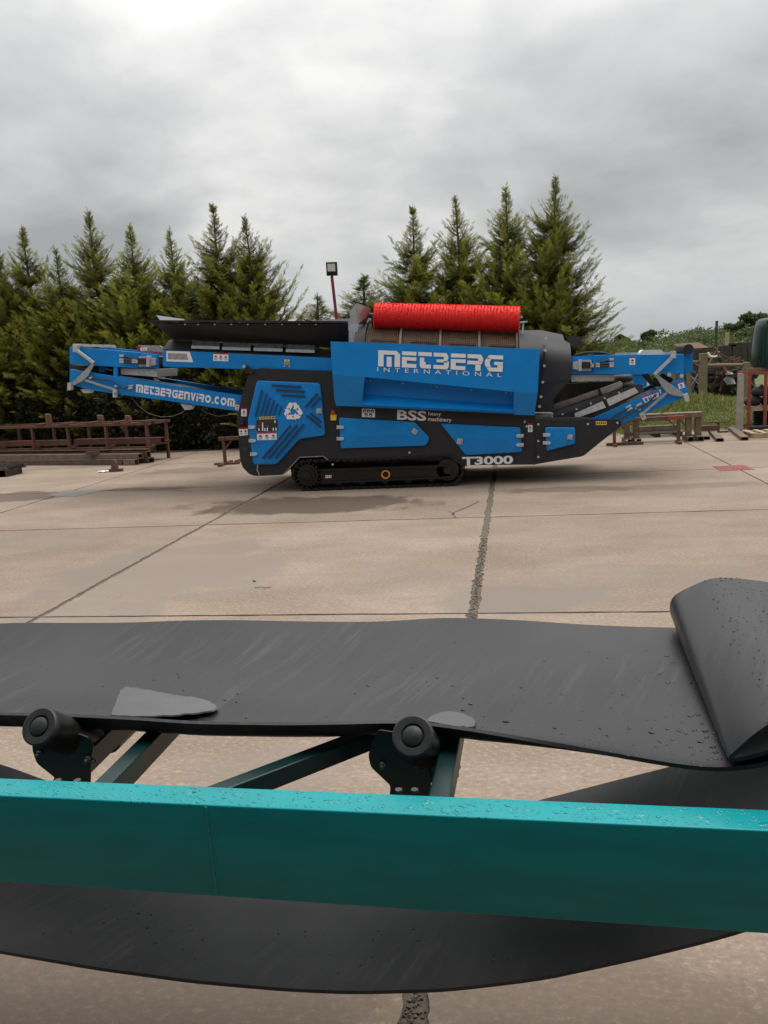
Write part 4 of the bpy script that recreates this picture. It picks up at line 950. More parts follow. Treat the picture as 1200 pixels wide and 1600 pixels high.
la.prism(PX(low, CY), CY, CY + .10); lca = la.build('lower_conveyor_section', M['blue'], tm, bevel=.006); sub(MB().prism(PX(low, CY), CB - .1, CB), 'far_beam', M['blue'], lca)
m = MB(); m.prism(PX([zz(120, 400), zz(1200, 560), (384, 628), (384, 636), (260, 617), zz(120, 480)], CY + .11), CY + .11, CB - .11); sub(m, 'carrying_belt', M['rubber'], lca)
m = MB(); m.prism(PX([zz(60, 300), zz(600, 330), zz(600, 430), zz(300, 385), zz(60, 345)], CY + .35), CY + .35, CB - .3); sub(m, 'belt_bed', M['dark'], lca)
# slack return belt hanging in loops under the arm
m = MB()
def loop(ptsn): return ptsn
cv = [(205, 620), (216, 634), (232, 646), (250, 651), (268, 651), (284, 645), (298, 634)]
m.grid([[PY(u, v, y) for u, v in cv] for y in (CY + .18, CB - .15)])
cv = [(308, 634), (322, 645), (342, 650.5), (360, 648), (378, 640)]
m.grid([[PY(u, v, y) for u, v in cv] for y in (CY + .18, CB - .15)])
sub(m, 'return_belt', M['rubberin'], lca, smooth=60, solid=.01)
word(*logo('METBERGENVIRO.COM', .16), (213, 600.2), (367.5, 623.4), (212.2, 612.6), CY - .004, parent=lca, is_sub=True)
decal(lca, [(368, 630.5), (374, 631.3), (374, 641), (367.5, 640)], CY, 'warn')
def linkage(parent, zf, y, P, bar0, brT, brB, strut, brS, wbar=.055):
    m = MB(); m.prism(PX(rnd([zf(*p) for p in P], 1), y - .08), y - .08, y - .05); sub(m, 'link_plate', M['galvdull'], parent)
    m = MB(); m.bar(PY(*zf(*bar0[0]), y - .09), PY(*zf(*bar0[1]), y - .09), wbar, .05); sub(m, 'link_bar', M['galv'], parent)
    m = MB(); m.prism(PX([zf(*p) for p in brT], y - .1), y - .12, y); sub(m, 'link_bracket', M['galv'], parent)
    m = MB(); m.prism(PX([zf(*p) for p in brB], y - .1), y - .12, y - .02); sub(m, 'link_bracket', M['galv'], parent)
    m = MB(); m.bar(PY(*zf(*strut[0]), y - .06), PY(*zf(*strut[1]), y - .06), .04, .04); sub(m, 'support_strut', M['galvdull'], parent)
    m = MB(); m.prism(PX(rnd([zf(*p) for p in brS], .8), y - .07), y - .10, y - .05); p = PY(*zf(*np.mean(brS, 0)), y - .1); m.mat(1).cyl(p, (p[0], p[1] - .02, p[2]), .018, 8); sub(m, 'strut_bracket', [M['galv'], M['steel']], parent)
linkage(lca, zz, CY, [(350, 272), (318, 290), (105, 500), (80, 520), (105, 542), (222, 484), (272, 440), (350, 300)], ((150, 130), (350, 278)), [(106, 58), (162, 62), (155, 150), (110, 150)], [(48, 510), (86, 512), (86, 595), (42, 600)], ((250, 480), (600, 592)), [(578, 588), (622, 588), (622, 682), (580, 682)])
h = MB(); h.mat(1).tube([PY(*zz(320, 452), CY - .03), PY(*zz(420, 470), CY - .05), PY(*zz(530, 482), CY - .05), PY(*zz(620, 530), CY - .05), PY(*zz(690, 580), CY - .05), PY(*zz(760, 555), CY - .04)], .015, 6)
h.mat(0)
for p, q in (((295, 460), (330, 445)), ((595, 555), (635, 540)), ((755, 552), (810, 542)), ((755, 575), (805, 570))): h.bar(PY(*zz(*p), CY - .03), PY(*zz(*q), CY - .03), .035, .035)
sub(h, 'hydraulic_hose', [M['galv'], M['tyre']], lca)
m = MB(); m.prism(PX(rnd([zz(205, 585), zz(330, 590), zz(310, 630), zz(245, 632)], 1.5), CY + .1), CY + .05, CY + .2); m.prism(PX(rnd([(283, 630), (303, 633), (299, 640), (290, 640)], 1.2), CY + .1), CY + .05, CY + .2); sub(m, 'return_roller_bracket', M['galv'], lca)

# ---- right conveyor, folded
zr = lambda x, y: (860 + x / 5.217, 530 + y / 5.217)
ru = MB(); tp_ = [zr(350, 130), zr(1085, 122), zr(1085, 281), zr(350, 286)]
ru.prism(PX(tp_, CY), CY, CY + .1); rcu = ru.build('upper_conveyor_section', M['blue'], tm, bevel=.006); sub(MB().prism(PX(tp_, CY), CB - .1, CB), 'far_beam', M['blue'], rcu)
m = MB(); sb = [zr(150, 142), zr(360, 136), zr(360, 288), zr(150, 285)]; m.prism(PX(sb, CY + .04), CY + .04, CY + .12); sub(m, 'setback_beam', M['blue'], rcu); sub(MB().prism(PX(sb, CY + .04), CB - .12, CB - .04), 'setback_beam', M['blue'], rcu)
m = MB(); m.prism(PX([zr(1080, 103), zr(1162, 102), zr(1160, 272), zr(1080, 283)], CY + .5), CY + .5, CB + .15); sub(m, 'head_box', M['blue'], rcu)
m = MB(); m.prism(PX([zr(160, 165), zr(1075, 150), zr(1075, 230), zr(160, 240)], CY + .11), CY + .11, CB - .11); sub(m, 'carrying_belt', M['rubber'], rcu)
m = MB(); m.prism(PX([zr(172, 292), zr(520, 290), zr(520, 338), zr(172, 346)], CY + .12), CY + .12, CY + 1.0); sub(m, 'tail_guard', M['galv'], rcu)
m = MB(); m.prism(PX(rnd([zr(705, 125), zr(735, 88), zr(885, 85), zr(915, 125)], 2), CB), CB - .25, CB + .1); sub(m, 'end_guard', M['white'], rcu)
m = MB(); m.bar(PY(*zr(530, 119), CB - .05), PY(*zr(1040, 112), CB - .05), .06, .04); sub(m, 'guard_rail', M['galv'], rcu)
m = MB(); m.tube([PY(*zr(x, y), CY + .15) for x, y in ((175, 160), (210, 128), (290, 108), (370, 106), (440, 112), (500, 130))], .028, 6); m.prism(PX(rnd([zr(340, 130), zr(360, 108), zr(440, 115), (945, 554)], 1), CY + .3), CY + .3, CY + .5); sub(m, 'hose_arch', M['tyre'], rcu)
m = MB(); p = PY(*zr(1087, 83), CY + .7); m.cyl((p[0], CY + .3, p[2]), (p[0], CY + 1.0, p[2]), .09, 14); sub(m, 'head_pulley', M['tyre'], rcu)
mir = lambda x, y: zr(1190 - (x + 70) if False else 180 + (1085 - x) * .78, 163 + (y - 195) * .74 + 2)
motor(rcu, mir, CY + .04)
decal(rcu, [zr(645, 142), zr(692, 140), zr(690, 210), zr(645, 210)], CY, 'warn')
rl = MB(); lowr = [(903, 662), zr(365, 632), zr(890, 400), zr(1080, 312), zr(1132, 440), zr(1062, 490), zr(770, 612), zr(600, 682), (960, 668)]
rl.prism(PX(lowr, CY), CY, CY + .10); rcl = rl.build('lower_conveyor_section', M['blue'], tm, bevel=.006); sub(MB().prism(PX(lowr, CY), CB - .1, CB), 'far_beam', M['blue'], rcl)
m = MB(); m.prism(PX([(905, 668), zr(390, 640), zr(900, 420), zr(1060, 350), zr(1080, 420), zr(780, 560), (960, 668)], CY + .11), CY + .11, CB - .11); sub(m, 'carrying_belt', M['rubber'], rcl)
m = MB(); m.grid([[PY(*zr(x, y), yy) for x, y in ((990, 520), (960, 570), (905, 608), (850, 625), (770, 615))] for yy in (CY + .15, CB - .15)]); sub(m, 'return_belt', M['rubber'], rcl, smooth=60, solid=.01)
# dark skirt with two bright clamp plates
m = MB(); m.add([PY(*zr(5, 625), CY + .02), PY(*zr(60, 575), CY + .06), PY(*zr(690, 372), CY + .06), PY(*zr(745, 370), CY + .06), PY(*zr(765, 425), CY + .02), PY(*zr(370, 634), CY + .02), PY(*zr(20, 634), CY + .02)], [tuple(range(7))]); skr = m.build('conveyor_skirt', M['grey'], tm, solid=.02)
for q in ([(197, 605), (425, 505), (452, 557), (240, 633), (200, 633)], [(455, 490), (688, 393), (717, 433), (478, 545)]):
    m = MB(); m.prism(PX([zr(*p) for p in q], CY - .005), CY - .025, CY - .002); sub(m, 'clamp_plate', M['galv'], skr)
for x, y in ((100, 612), (213, 570), (330, 524), (443, 481), (560, 437), (16, 605)):
    p = PY(*zr(x, y), CY - .01); sub(MB().cyl((p[0], CY + .03, p[2]), (p[0], CY - .03, p[2]), .018, 6), 'bolt', M['galv'], skr)
m = MB(); m.mat(1).add([PY(*zr(18, 600), CY + .10), PY(*zr(25, 532), CY + .02), PY(*zr(385, 410), CY + .0), PY(*zr(395, 470), CY + .10)], [(0, 1, 2, 3)])
m.mat(0).add([PY(*zr(405, 405), CY + .0), PY(*zr(575, 342), CY - .0), PY(*zr(590, 362), CY + .02), PY(*zr(585, 395), CY + .08), PY(*zr(425, 458), CY + .10)], [(0, 1, 2, 3, 4)])
m.mat(2).add([PY(*zr(385, 410), CY), PY(*zr(405, 405), CY - .01), PY(*zr(425, 458), CY + .09), PY(*zr(395, 470), CY + .09)], [(0, 1, 2, 3)])
m.build('spill_wing', [M['galvdull'], M['steel'], M['grey']], tm, solid=.012)
m = MB(); m.prism(PX(rnd([zr(22, 560), zr(35, 400), zr(70, 366), zr(560, 338), zr(585, 350), zr(590, 420)], 3), CB - .1), CB - .1, CB - .06); m.build('far_spill_wing', M['rubberin'], tm)
linkage(rcl, zr, CY, [(845, 285), (862, 280), (905, 312), (1085, 438), (1075, 468), (1000, 458), (945, 432)], ((1000, 140), (848, 288)), [(985, 95), (1024, 95), (1020, 155), (985, 150)], [(1078, 455), (1118, 440), (1136, 500), (1104, 512)], ((945, 438), (755, 602)), [(722, 605), (758, 592), (782, 645), (752, 662)], .05)
m = MB(); m.prism(PX([zr(735, 288), zr(800, 283), zr(852, 380), zr(820, 378)], CB - .2), CB - .22, CB - .19); sub(m, 'link_plate', M['galvdull'], rcl)
m = MB(); m.bar(PY(*zr(905, 300), CY + .3), PY(*zr(985, 345), CY + .3), .1, .1); m.cyl(PY(*zr(840, 330), CY + .2), PY(*zr(900, 372), CY + .2), .05, 8); sub(m, 'hydraulic_ram', M['tyre'], rcl)
for x, y in ((968, 290), (1070, 300)):
    p = PY(*zr(x, y), CY - .02); sub(MB().cyl((p[0], CY + .06, p[2]), (p[0], CY - .03, p[2]), .035, 8), 'bolt', M['galv'], rcl)
decal(rcl, [zr(1034, 358), zr(1080, 342), zr(1098, 392), zr(1050, 408)], CY, 'warn')
# part of the maker's name, half hidden by the strut
m = MB(); Yq = CY
P = [np.array(PY(*zr(*p), Yq)) for p in ((745, 470), (900, 415), (905, 462), (770, 522))]
def at(s, t): return tuple((P[0] * (1 - s) + P[1] * s) * (1 - t) + (P[3] * (1 - s) + P[2] * s) * t - np.array([0, .004, 0]))
def rq(s0, s1, t0, t1, k): m.mat(k).add([(a[0], Yq - (.003 if k == 0 else .006), a[2]) for a in (at(s0, t0), at(s1, t0), at(s1, t1), at(s0, t1))], [(0, 1, 2, 3)])
rq(0, .85, 0, 1, 0); rq(0, .85, 0, .18, 3); rq(.9, 1, -.1, .1, 0); rq(.95, 1.0, .1, .6, 0)
for a, b, c, d in ((.08, .2, .35, .85), (.12, .17, .5, .7), (.28, .34, .3, .9), (.4, .46, .3, .9), (.33, .42, .55, .68), (.56, .76, .32, .45), (.63, .70, .45, .9)): rq(a, b, c, d, 1)
sub(m, 'maker_decal', [M['white'], M['blue'], M['ink'], M['redprint']], rcl, norm=False)
h = MB(); h.mat(1)
h.tube([PY(*zr(*p), CY - .04) for p in ((500, 640), (560, 600), (615, 575), (640, 560))], .016, 6); h.tube([PY(*zr(*p), CY - .05) for p in ((560, 645), (630, 620), (700, 575), (800, 515), (865, 450))], .016, 6)
h.mat(0)
for p, q in (((615, 562), (655, 535)), ((622, 580), (665, 558)), ((700, 545), (745, 520)), ((695, 565), (735, 575))): h.bar(PY(*zr(*p), CY - .03), PY(*zr(*q), CY - .03), .035, .035)
sub(h, 'hydraulic_hose', [M['galv'], M['tyre']], rcl)

# ---- crawler tracks
TY0, TY1 = F - .02, F + .40
cl = np.array(PY(480.5, 744.5, TY0)); cr_ = np.array(PY(699.5, 736.5, TY0))
r1 = 25.0 / FPX * 15.0
cl[2] = r1 + .005; cr_[2] = r1 + .005
def track_path(n, r):
    a0, a1 = (cl[0], cl[2]), (cr_[0], cr_[2]); Ls = a1[0] - a0[0]; per = 2 * Ls + 2 * math.pi * r; o = []
    for k in range(n):
        s = per * k / n
        if s < Ls: o.append((a0[0] + s, a0[1] - r, 0.0, -1.0))
        elif s < Ls + math.pi * r:
            t = (s - Ls) / r - math.pi / 2; o.append((a1[0] + r * math.cos(t), a1[1] + r * math.sin(t), math.cos(t), math.sin(t)))
        elif s < 2 * Ls + math.pi * r:
            q = s - Ls - math.pi * r; sag = -.025 * math.sin(math.pi * q / Ls); o.append((a1[0] - q, a1[1] + r + sag, 0.0, 1.0))
        else:
            t = (s - 2 * Ls - math.pi * r) / r + math.pi / 2; o.append((a0[0] + r * math.cos(t), a0[1] + r * math.sin(t), math.cos(t), math.sin(t)))
    return o
def crawler(y0, y1, label=None):
    lp = track_path(64, r1 - .035); m = MB()
    m.grid([[(x, y, z) for x, z, _, _ in lp + lp[:1]] for y in (y0 + .06, y1 - .06)])
    t = m.build('crawler_track', M['black'], tm, solid=.03)
    shoe = None
    for x, z, nx, nz in track_path(52, r1 - .012):
        if shoe is None:
            mb = MB(); mb.box(-.052, .052, y0, y1, -.022, .004); mb.box(-.03, -.014, y0, y1, .004, .022); mb.box(.024, .038, y0, y1, .004, .016)
            mb.cyl((0, y0 + .02, -.035), (0, y0 - .004, -.035), .016, 6)
            me = bpy.data.meshes.new('track_shoe'); me.from_pydata([Vector(v) - Vector((0, 15.7, 0)) for v in mb.v], [], mb.f); me.materials.append(M['black']); shoe = me
        o = bpy.data.objects.new('track_shoe', shoe); C.objects.link(o); o.parent = t
        o.location = (x + 2.4, 0, z); o.rotation_euler = (0, math.atan2(nx, nz), 0)
    return t
trk = crawler(TY0, TY1)
m = MB(); YT = TY0 + .03
m.prism(PX([(500, 733.5), (703, 726.5), (704, 729), (501, 736)], YT - .05), YT - .05, YT + .3)
m.prism(PX([(501, 736), (703, 729), (703, 744.5), (502, 754)], YT), YT, YT + .28)
m.prism(PX([(501.5, 753), (703, 744.5), (702.5, 747.2), (502, 756)], YT - .05), YT - .05, YT + .3)
sub(m, 'track_frame', M['black'], trk)
m = MB(); c0 = np.array(PY(602.5, 741.5, YT - .03)); 
for k in range(28):
    a, b = 2 * math.pi * k / 28, 2 * math.pi * (k + 1) / 28
    q = [(c0[0] + r * math.cos(t), YT - .03, c0[2] + r * math.sin(t)) for r, t in ((.058, a), (.082, a), (.082, b), (.058, b))]; m.hexa([(x, y + .03, z) for x, y, z in q] + q)
sub(m, 'tow_ring', M['orange'], trk)
decal(trk, [(508.5, 742), (518, 741.6), (518, 746.4), (508.5, 747)], YT, 'three', 'maker_plate')
m = MB(); m.cyl((cl[0], YT + .1, cl[2]), (cl[0], YT - .01, cl[2]), .20, 22); m.cyl((cl[0], YT - .01, cl[2]), (cl[0], YT - .04, cl[2]), .15, 20); m.cyl((cl[0], YT - .04, cl[2]), (cl[0], YT - .07, cl[2]), .075, 14)
for k in range(10):
    a = 2 * math.pi * k / 10; m.cyl((cl[0] + .115 * math.cos(a), YT - .04, cl[2] + .115 * math.sin(a)), (cl[0] + .115 * math.cos(a), YT - .055, cl[2] + .115 * math.sin(a)), .014, 6)
for k in range(18):
    a = 2 * math.pi * k / 18; m.cbox((cl[0] + .215 * math.cos(a), YT + .05, cl[2] + .215 * math.sin(a)), (.05, .05, .04), Matrix.Rotation(-a, 3, 'Y'))
sub(m, 'sprocket', M['black'], trk)
m = MB(); m.cyl((cr_[0], YT + .1, cr_[2]), (cr_[0], YT, cr_[2]), .20, 22); m.cyl((cr_[0], YT, cr_[2]), (cr_[0], YT - .02, cr_[2]), .08, 14); sub(m, 'idler_wheel', M['black'], trk)
for k in range(5):
    p = PY(530 + k * 36, 755 - k * 1.4, YT + .05); m = MB(); m.cyl((p[0], YT + .25, .16), (p[0], YT + .02, .16), .075, 14); sub(m, 'bottom_roller', M['black'], trk)
# far track, the same parts again
ft = trk.copy(); C.objects.link(ft); ft.parent = tm; ft.location = (0, BK - TY1 - .02, 0)
for ch_ in list(trk.children):
    if ch_.name.startswith(('track_shoe', 'track_frame', 'sprocket')):
        d = ch_.copy(); C.objects.link(d); d.parent = ft
# low links under the machine that the ground shadow shows
m = MB(); m.box(cl[0] + .6, cl[0] + 2.4, TY1 + .02, BK - .45, .35, .75); m.build('axle_beam', M['black'], tm)

# ------------------------------------------------------------ steel rack and stock on the left
rx0, rx1 = -17.6, PY(242, 666, 20.6)[0]
RYf, RYb = 20.55, 21.35
rk = thing('steel_rack', 'low rusty red steel rack of angle legs and rails in front of the hedge', 'rack', (-12.5, 21.1, 0))
ztop = PY(120, 665, RYf)[2]
for y in (RYf, RYb):
    m = MB(); m.box(rx0, rx1, y - .05, y + .05, ztop - .08, ztop); m.build('top_rail', M['rustred'], rk, bevel=.008)
for u in (-138, -63, 11, 83, 158, 236):
    x = PY(u, 690, RYf)[0]
    for y in (RYf, RYb):
        m = MB(); m.bar((x - .02, y, 0), (x + .01, y, ztop - .08), .07, .07, up=(0, 1, 0)); m.build('leg', M['rustred'], rk)
    m = MB(); m.box(x - .025, x + .025, RYf + .05, RYb - .05, .42, .47); m.build('cross_bearer', M['rust'], rk)
    m = MB(); m.box(x - .035, x + .035, RYf + .05, RYb - .05, ztop - .08, ztop - .012); m.build('cross_bearer', M['rust'], rk)
def beam_thing(name, label, x0, x1, y, z, wd, ht, mat, rz=0.0, group='lengths of steel stock on the left', kind='box'):
    cx = (x0 + x1) / 2; t = thing(name, label, 'steel beam', (cx, y, z), group); t.rotation_euler = (0, 0, rz); l = (x1 - x0) / 2
    m = MB(); q = .012
    def wb(a, b, c, d, e, f): m.box(cx + a, cx + b, y + c, y + d, z + e, z + f)
    if kind == 'box':
        wb(-l, l, -wd / 2, wd / 2, 0, q); wb(-l, l, -wd / 2, wd / 2, ht - q, ht); wb(-l, l, -wd / 2, -wd / 2 + q, q, ht - q); wb(-l, l, wd / 2 - q, wd / 2, q, ht - q)
    elif kind == 'channel':
        wb(-l, l, -wd / 2, wd / 2, ht - q, ht); wb(-l, l, -wd / 2, wd / 2, 0, q); wb(-l, l, wd / 2 - q, wd / 2, q, ht - q)
    else:
        wb(-l, l, -wd / 2, wd / 2, 0, ht)
    m.build('section', mat, t); return t
X_ = lambda u, y: PY(u, 700, y)[0]
beam_thing('steel_girder', 'thick dark box beam lowest at the front of the left steel stack', -17.8, X_(202, 20.0), 19.95, .0, .16, .15, M['rustdark'])
beam_thing('steel_girder', 'short brown box beam end beside the dark one at the stack front', X_(204, 20.0), X_(226, 20.0), 19.95, .0, .16, .15, M['rustgrey'])
beam_thing('steel_girder', 'long brown beam on top of the front row of the left stack', -17.8, X_(232, 20.2), 20.12, .155, .2, .13, M['rustgrey'])
beam_thing('steel_girder', 'second brown beam of the front row, behind the top one', -17.8, X_(238, 20.3), 20.36, .15, .16, .16, M['rust'])
beam_thing('steel_girder', 'bottom dark beam under the rack legs', -17.8, X_(244, 20.4), 20.38, 0, .22, .14, M['rustdark'])
beam_thing('steel_girder', 'dull channel lying just in front of the rack legs', -17.8, X_(172, 20.4), 20.30, .29, .12, .09, M['rustdark'], kind='channel')
beam_thing('steel_girder', 'dark grey channel end at the right of the rack foot', X_(172, 20.4), X_(240, 20.4), 20.34, .315, .14, .07, M['rustgrey'], kind='channel')
beam_thing('steel_girder', 'rusty red tube lying on the rack shelf behind the legs', -17.8, X_(84, 21), 20.85, .47, .16, .15, M['rust'])
beam_thing('steel_girder', 'rusty red plate girder on the rack shelf reaching past its right end', X_(92, 21), X_(258, 21), 20.95, .47, .2, .16, M['rustred'])
beam_thing('steel_girder', 'thin brown flat on the shelf behind the right rack legs', X_(98, 21.3), X_(262, 21.1), 21.15, .47, .18, .06, M['rust'])
beam_thing('steel_girder', 'long brown bar low behind the rack legs', -17.8, X_(250, 21), 20.75, .28, .12, .12, M['rust'])
o = beam_thing('steel_offcut', 'short rusty offcut lying askew across the front beams', X_(132, 20), X_(151, 20), 19.98, .285, .12, .09, M['rust'], rz=R(28), kind='solid')
for u0, u1, v, lab in ((37.5, 46, 650.5, 'upright rusty block on the left part of the rack top'), (141, 149.5, 650, 'upright rusty block in the middle of the rack top'), (194.5, 203, 649.5, 'upright rusty block near the right end of the rack top')):
    a = PY(u0, v, RYf); b = PY(u1, v, RYf); t = thing('rack_block', lab, 'steel block', ((a[0] + b[0]) / 2, RYf, ztop), 'upright blocks on the rack')
    m = MB(); m.hexa([(a[0] + .03, RYf - .05, ztop), (b[0] + .0, RYf - .05, ztop), (b[0], RYf + .08, ztop), (a[0] + .03, RYf + .08, ztop), (a[0], RYf - .05, a[2]), (b[0] - .03, RYf - .05, a[2] - .02), (b[0] - .03, RYf + .08, a[2] - .02), (a[0], RYf + .08, a[2])]); m.build('block_body', M['rust'], t, bevel=.01)
for u0, u1, lab in ((17, 36, 'flat rusty offcut on the far left of the rack top'), (67, 86, 'flat rusty offcut left of the middle block on the rack'), (119, 137, 'flat rusty offcut beside the middle block on the rack'), (172, 188, 'flat rusty offcut between the two right blocks on the rack'), (226, 240, 'flat rusty offcut at the right end of the rack top')):
    x0, x1 = PY(u0, 662, RYf)[0], PY(u1, 662, RYf)[0]
    t = thing('flat_offcut', lab, 'steel offcut', ((x0 + x1) / 2, RYf + .1, ztop), 'flat offcuts on the rack'); m = MB(); m.prismz([(x0, RYf - .05), (x1 - .04, RYf - .08), (x1, RYf + .3), (x0 + .05, RYf + .35)], ztop, ztop + .05); m.build('plate_body', M['rust'], t)
PIV = Vector((-9.6, 20.05, 0)); TURN = R(-15.5)
for o in C.objects:
    if o.parent is None and o.type == 'EMPTY' and o.name.split('.')[0] in ('steel_rack', 'steel_girder', 'steel_offcut', 'rack_block', 'flat_offcut'):
        o.location = PIV + Matrix.Rotation(TURN, 3, 'Z') @ (Vector(o.location) - PIV) - Vector((.24, 0, 0)); o.rotation_euler.z += TURN
p = PZ(180, 737); t = thing('upright_offcut', 'small rusty steel offcut standing upright in front of the left steel stack', 'steel offcut', p)
m = MB(); m.prism([(p[0] - .09, 0), (p[0] + .09, 0), (p[0] + .08, .22), (p[0] + .03, .31), (p[0] - .05, .30), (p[0] - .07, .18)], p[1] - .05, p[1] + .05); m.build('stub', M['rust'], t, bevel=.008)
m = MB(); m.box(p[0] - .16, p[0] + .18, p[1] - .03, p[1] + .09, 0.0, .07); m.build('foot_plate', M['rustdark'], t)
p = PZ(162, 737.5); t = thing('litter_scrap', 'small white scrap of litter on the concrete by the steel stack', 'litter', p); m = MB(); m.grid([[(p[0] + a, p[1] + b, .012 + .02 * ((i + j) % 2)) for i, a in enumerate((-.12, -.04, .05, .13))] for j, b in enumerate((-.12, -.02, .1))]); m.build('crumpled_sheet', M['white'], t)
# roller frame bottom left
p = PZ(8, 745); t = thing('roller_frame', 'dark steel roller frame on timber blocks at the left edge in front of the rack', 'roller frame', (p[0], p[1], 0))
xL, xR = p[0] - 2.2, PY(44, 728, p[1] + .6)[0]
for dy in (0, .55):
    m = MB(); m.box(xL, xR - .15 + dy * .2, p[1] + dy - .03, p[1] + dy + .03, .16, .25); m.build('side_rail', M['rustdark'], t)
for i in range(15):
    x = xR - .1 - i * .17; m = MB(); m.cyl((x - .05, p[1] - .02, .24), (x, p[1] + .58, .24), .035, 8); m.build('roller', M['black'], t)
for x in (p[0] - .05, xR - .3):
    m = MB(); m.box(x - .1, x + .1, p[1] - .05, p[1] + .62, 0, .16); m.build('timber_block', M['darkwood'], t)

def trestle(name, label, u0, u1, vfoot, vtop, Y, ftlen, mat, group=None, tip=None, th=.07, beamx=(0, 0), legs=(True, True)):
    x0, x1 = PY(u0, 690, Y)[0], PY(u1, 690, Y)[0]; zt = PY((u0 + u1) / 2, vtop, Y)[2]
    t = thing(name, label, 'trestle', ((x0 + x1) / 2, Y, 0), group)
    m = MB(); m.box(x0 - beamx[0], x1 + beamx[1], Y - .045, Y + .045, zt - .09, zt); m.build('top_rail', mat, t, bevel=.006)
    if tip: m = MB(); m.box(x1 - .25, x1 + beamx[1] + .004, Y - .048, Y + .048, zt - .088, zt + .004); m.build('painted_tip', tip, t)
    for x in (x0, x1):
        m = MB(); m.box(x - th / 2, x + th / 2, Y - th / 2, Y + th / 2, .06, zt - .09); m.build('leg', mat, t)
        m = MB(); m.box(x - .04, x + .04, Y - ftlen / 2, Y + ftlen / 2, 0, .06); m.build('foot', mat, t)
        s = 1 if x == x0 else -1; m = MB(); m.bar((x + s * .02, Y, zt - .30), (x + s * .22, Y, zt - .10), .05, .03); m.build('brace', mat, t)
    return t, x0, x1, zt
Yt = PZ(350, 726)[1]
t, x0, x1, zt = trestle('rusty_trestle', 'rusty steel trestle standing behind the grey nose of the machine', 349, 420, 726, 681, Yt, .9, M['rust'], beamx=(.12, .1))
m = MB(); m.box(x0 - .28, x0 + .36, Yt - .06, Yt + .06, .002, .05); m.build('floor_bar', M['rust'], t)
m = MB(); m.box(x0 - .05, x0 + .5, Yt + 1.5, Yt + 1.6, .02, .10); m.box(x0 + .2, x0 + .26, Yt + .1, Yt + 1.5, .02, .08); m.build('floor_bar', M['rust'], t)
# right-hand trestles
Y1 = PZ(960, 697)[1]
t, x0, x1, zt = trestle('rusty_trestle', 'slim rusty trestle with an orange tipped rail behind the right conveyor', 960, 1060, 695, 652, Y1, .45, M['rust'], tip=M['stillage'], beamx=(.05, .12))
m = MB(); m.box(PY(948, 695, Y1)[0], PY(1006, 695, Y1)[0], Y1 + .05, Y1 + .13, 0.002, .07); m.build('floor_bar', M['rustdark'], t)
Y2 = PZ(1080, 688)[1]; xa, xb = PY(986, 690, Y2)[0], PY(1082, 690, Y2)[0]; zt2_ = PY(1060, 645, Y2)[2]
t = thing('heavy_trestle', 'heavy dark rusty trestle with paired legs and a long top beam beside the grass', 'trestle', ((xa + xb) / 2, Y2, 0))
m = MB(); m.box(xa - .35, xb + .22, Y2 - .12, Y2 + .25, zt2_ - .12, zt2_); m.build('top_beam', M['rustgrey'], t, bevel=.008)
for x in (xa, xb):
    for dx in (-.10, .12):
        m = MB(); m.box(x + dx - .065, x + dx + .065, Y2 - .065, Y2 + .065, .12, zt2_ - .12); m.build('leg', M['rustgrey'], t)
        m = MB(); w_ = .08; q = .012; xx = x + dx
        m.box(xx - w_, xx + w_, Y2 - .3, Y2 + .35, 0, q); m.box(xx - w_, xx + w_, Y2 - .3, Y2 + .35, .12 - q, .12); m.box(xx - w_, xx - w_ + q, Y2 - .3, Y2 + .35, q, .12 - q); m.box(xx + w_ - q, xx + w_, Y2 - .3, Y2 + .35, q, .12 - q); m.build('foot', M['rustgrey'], t)
    m = MB(); m.bar((x - .10, Y2, zt2_ - .4), (x - .34, Y2, zt2_ - .12), .06, .05); m.build('brace', M['rustgrey'], t)
# open box sections lying on the concrete, ends towards the camera
for (ul, ur, vb, ut, vt, lab) in ((1098, 1108.5, 687.5, 1093, 672.5, 'leftmost open box section on the concrete beside the heavy trestle'), (1119, 1129.5, 690.5, 1103, 672.5, 'middle open box section lying on the concrete'), (1157.5, 1168.5, 688.5, 1137, 672, 'right open box section lying near the concrete post')):
    a = np.array(PZ(ul, vb)); b = np.array(PZ(ur, vb)); c = np.array(PZ(ut, vt)); ax_ = unit(c - a); L_ = np.linalg.norm(c - a); n_ = np.array([ax_[1], -ax_[0], 0]); w_ = .165; hgt = .085; q = .01
    t = thing('box_section', lab, 'steel tube', tuple(a), 'box sections on the concrete')
    def sl3(o0, o1, z0, z1): 
        m = MB(); p0 = a + n_ * o0; p1 = a + n_ * o1; e_ = ax_ * L_
        return [tuple(p + np.array([0, 0, z])) for z in (z0, z1) for p in (p0, p1, p1 + e_, p0 + e_)]
    m = MB()
    for o0, o1, z0, z1 in ((0, w_, 0, q), (0, w_, hgt - q, hgt), (0, q, q, hgt - q), (w_ - q, w_, q, hgt - q)): m.hexa(sl3(o0, o1, z0, z1))
    m.build('tube_body', M['rustgrey'], t)
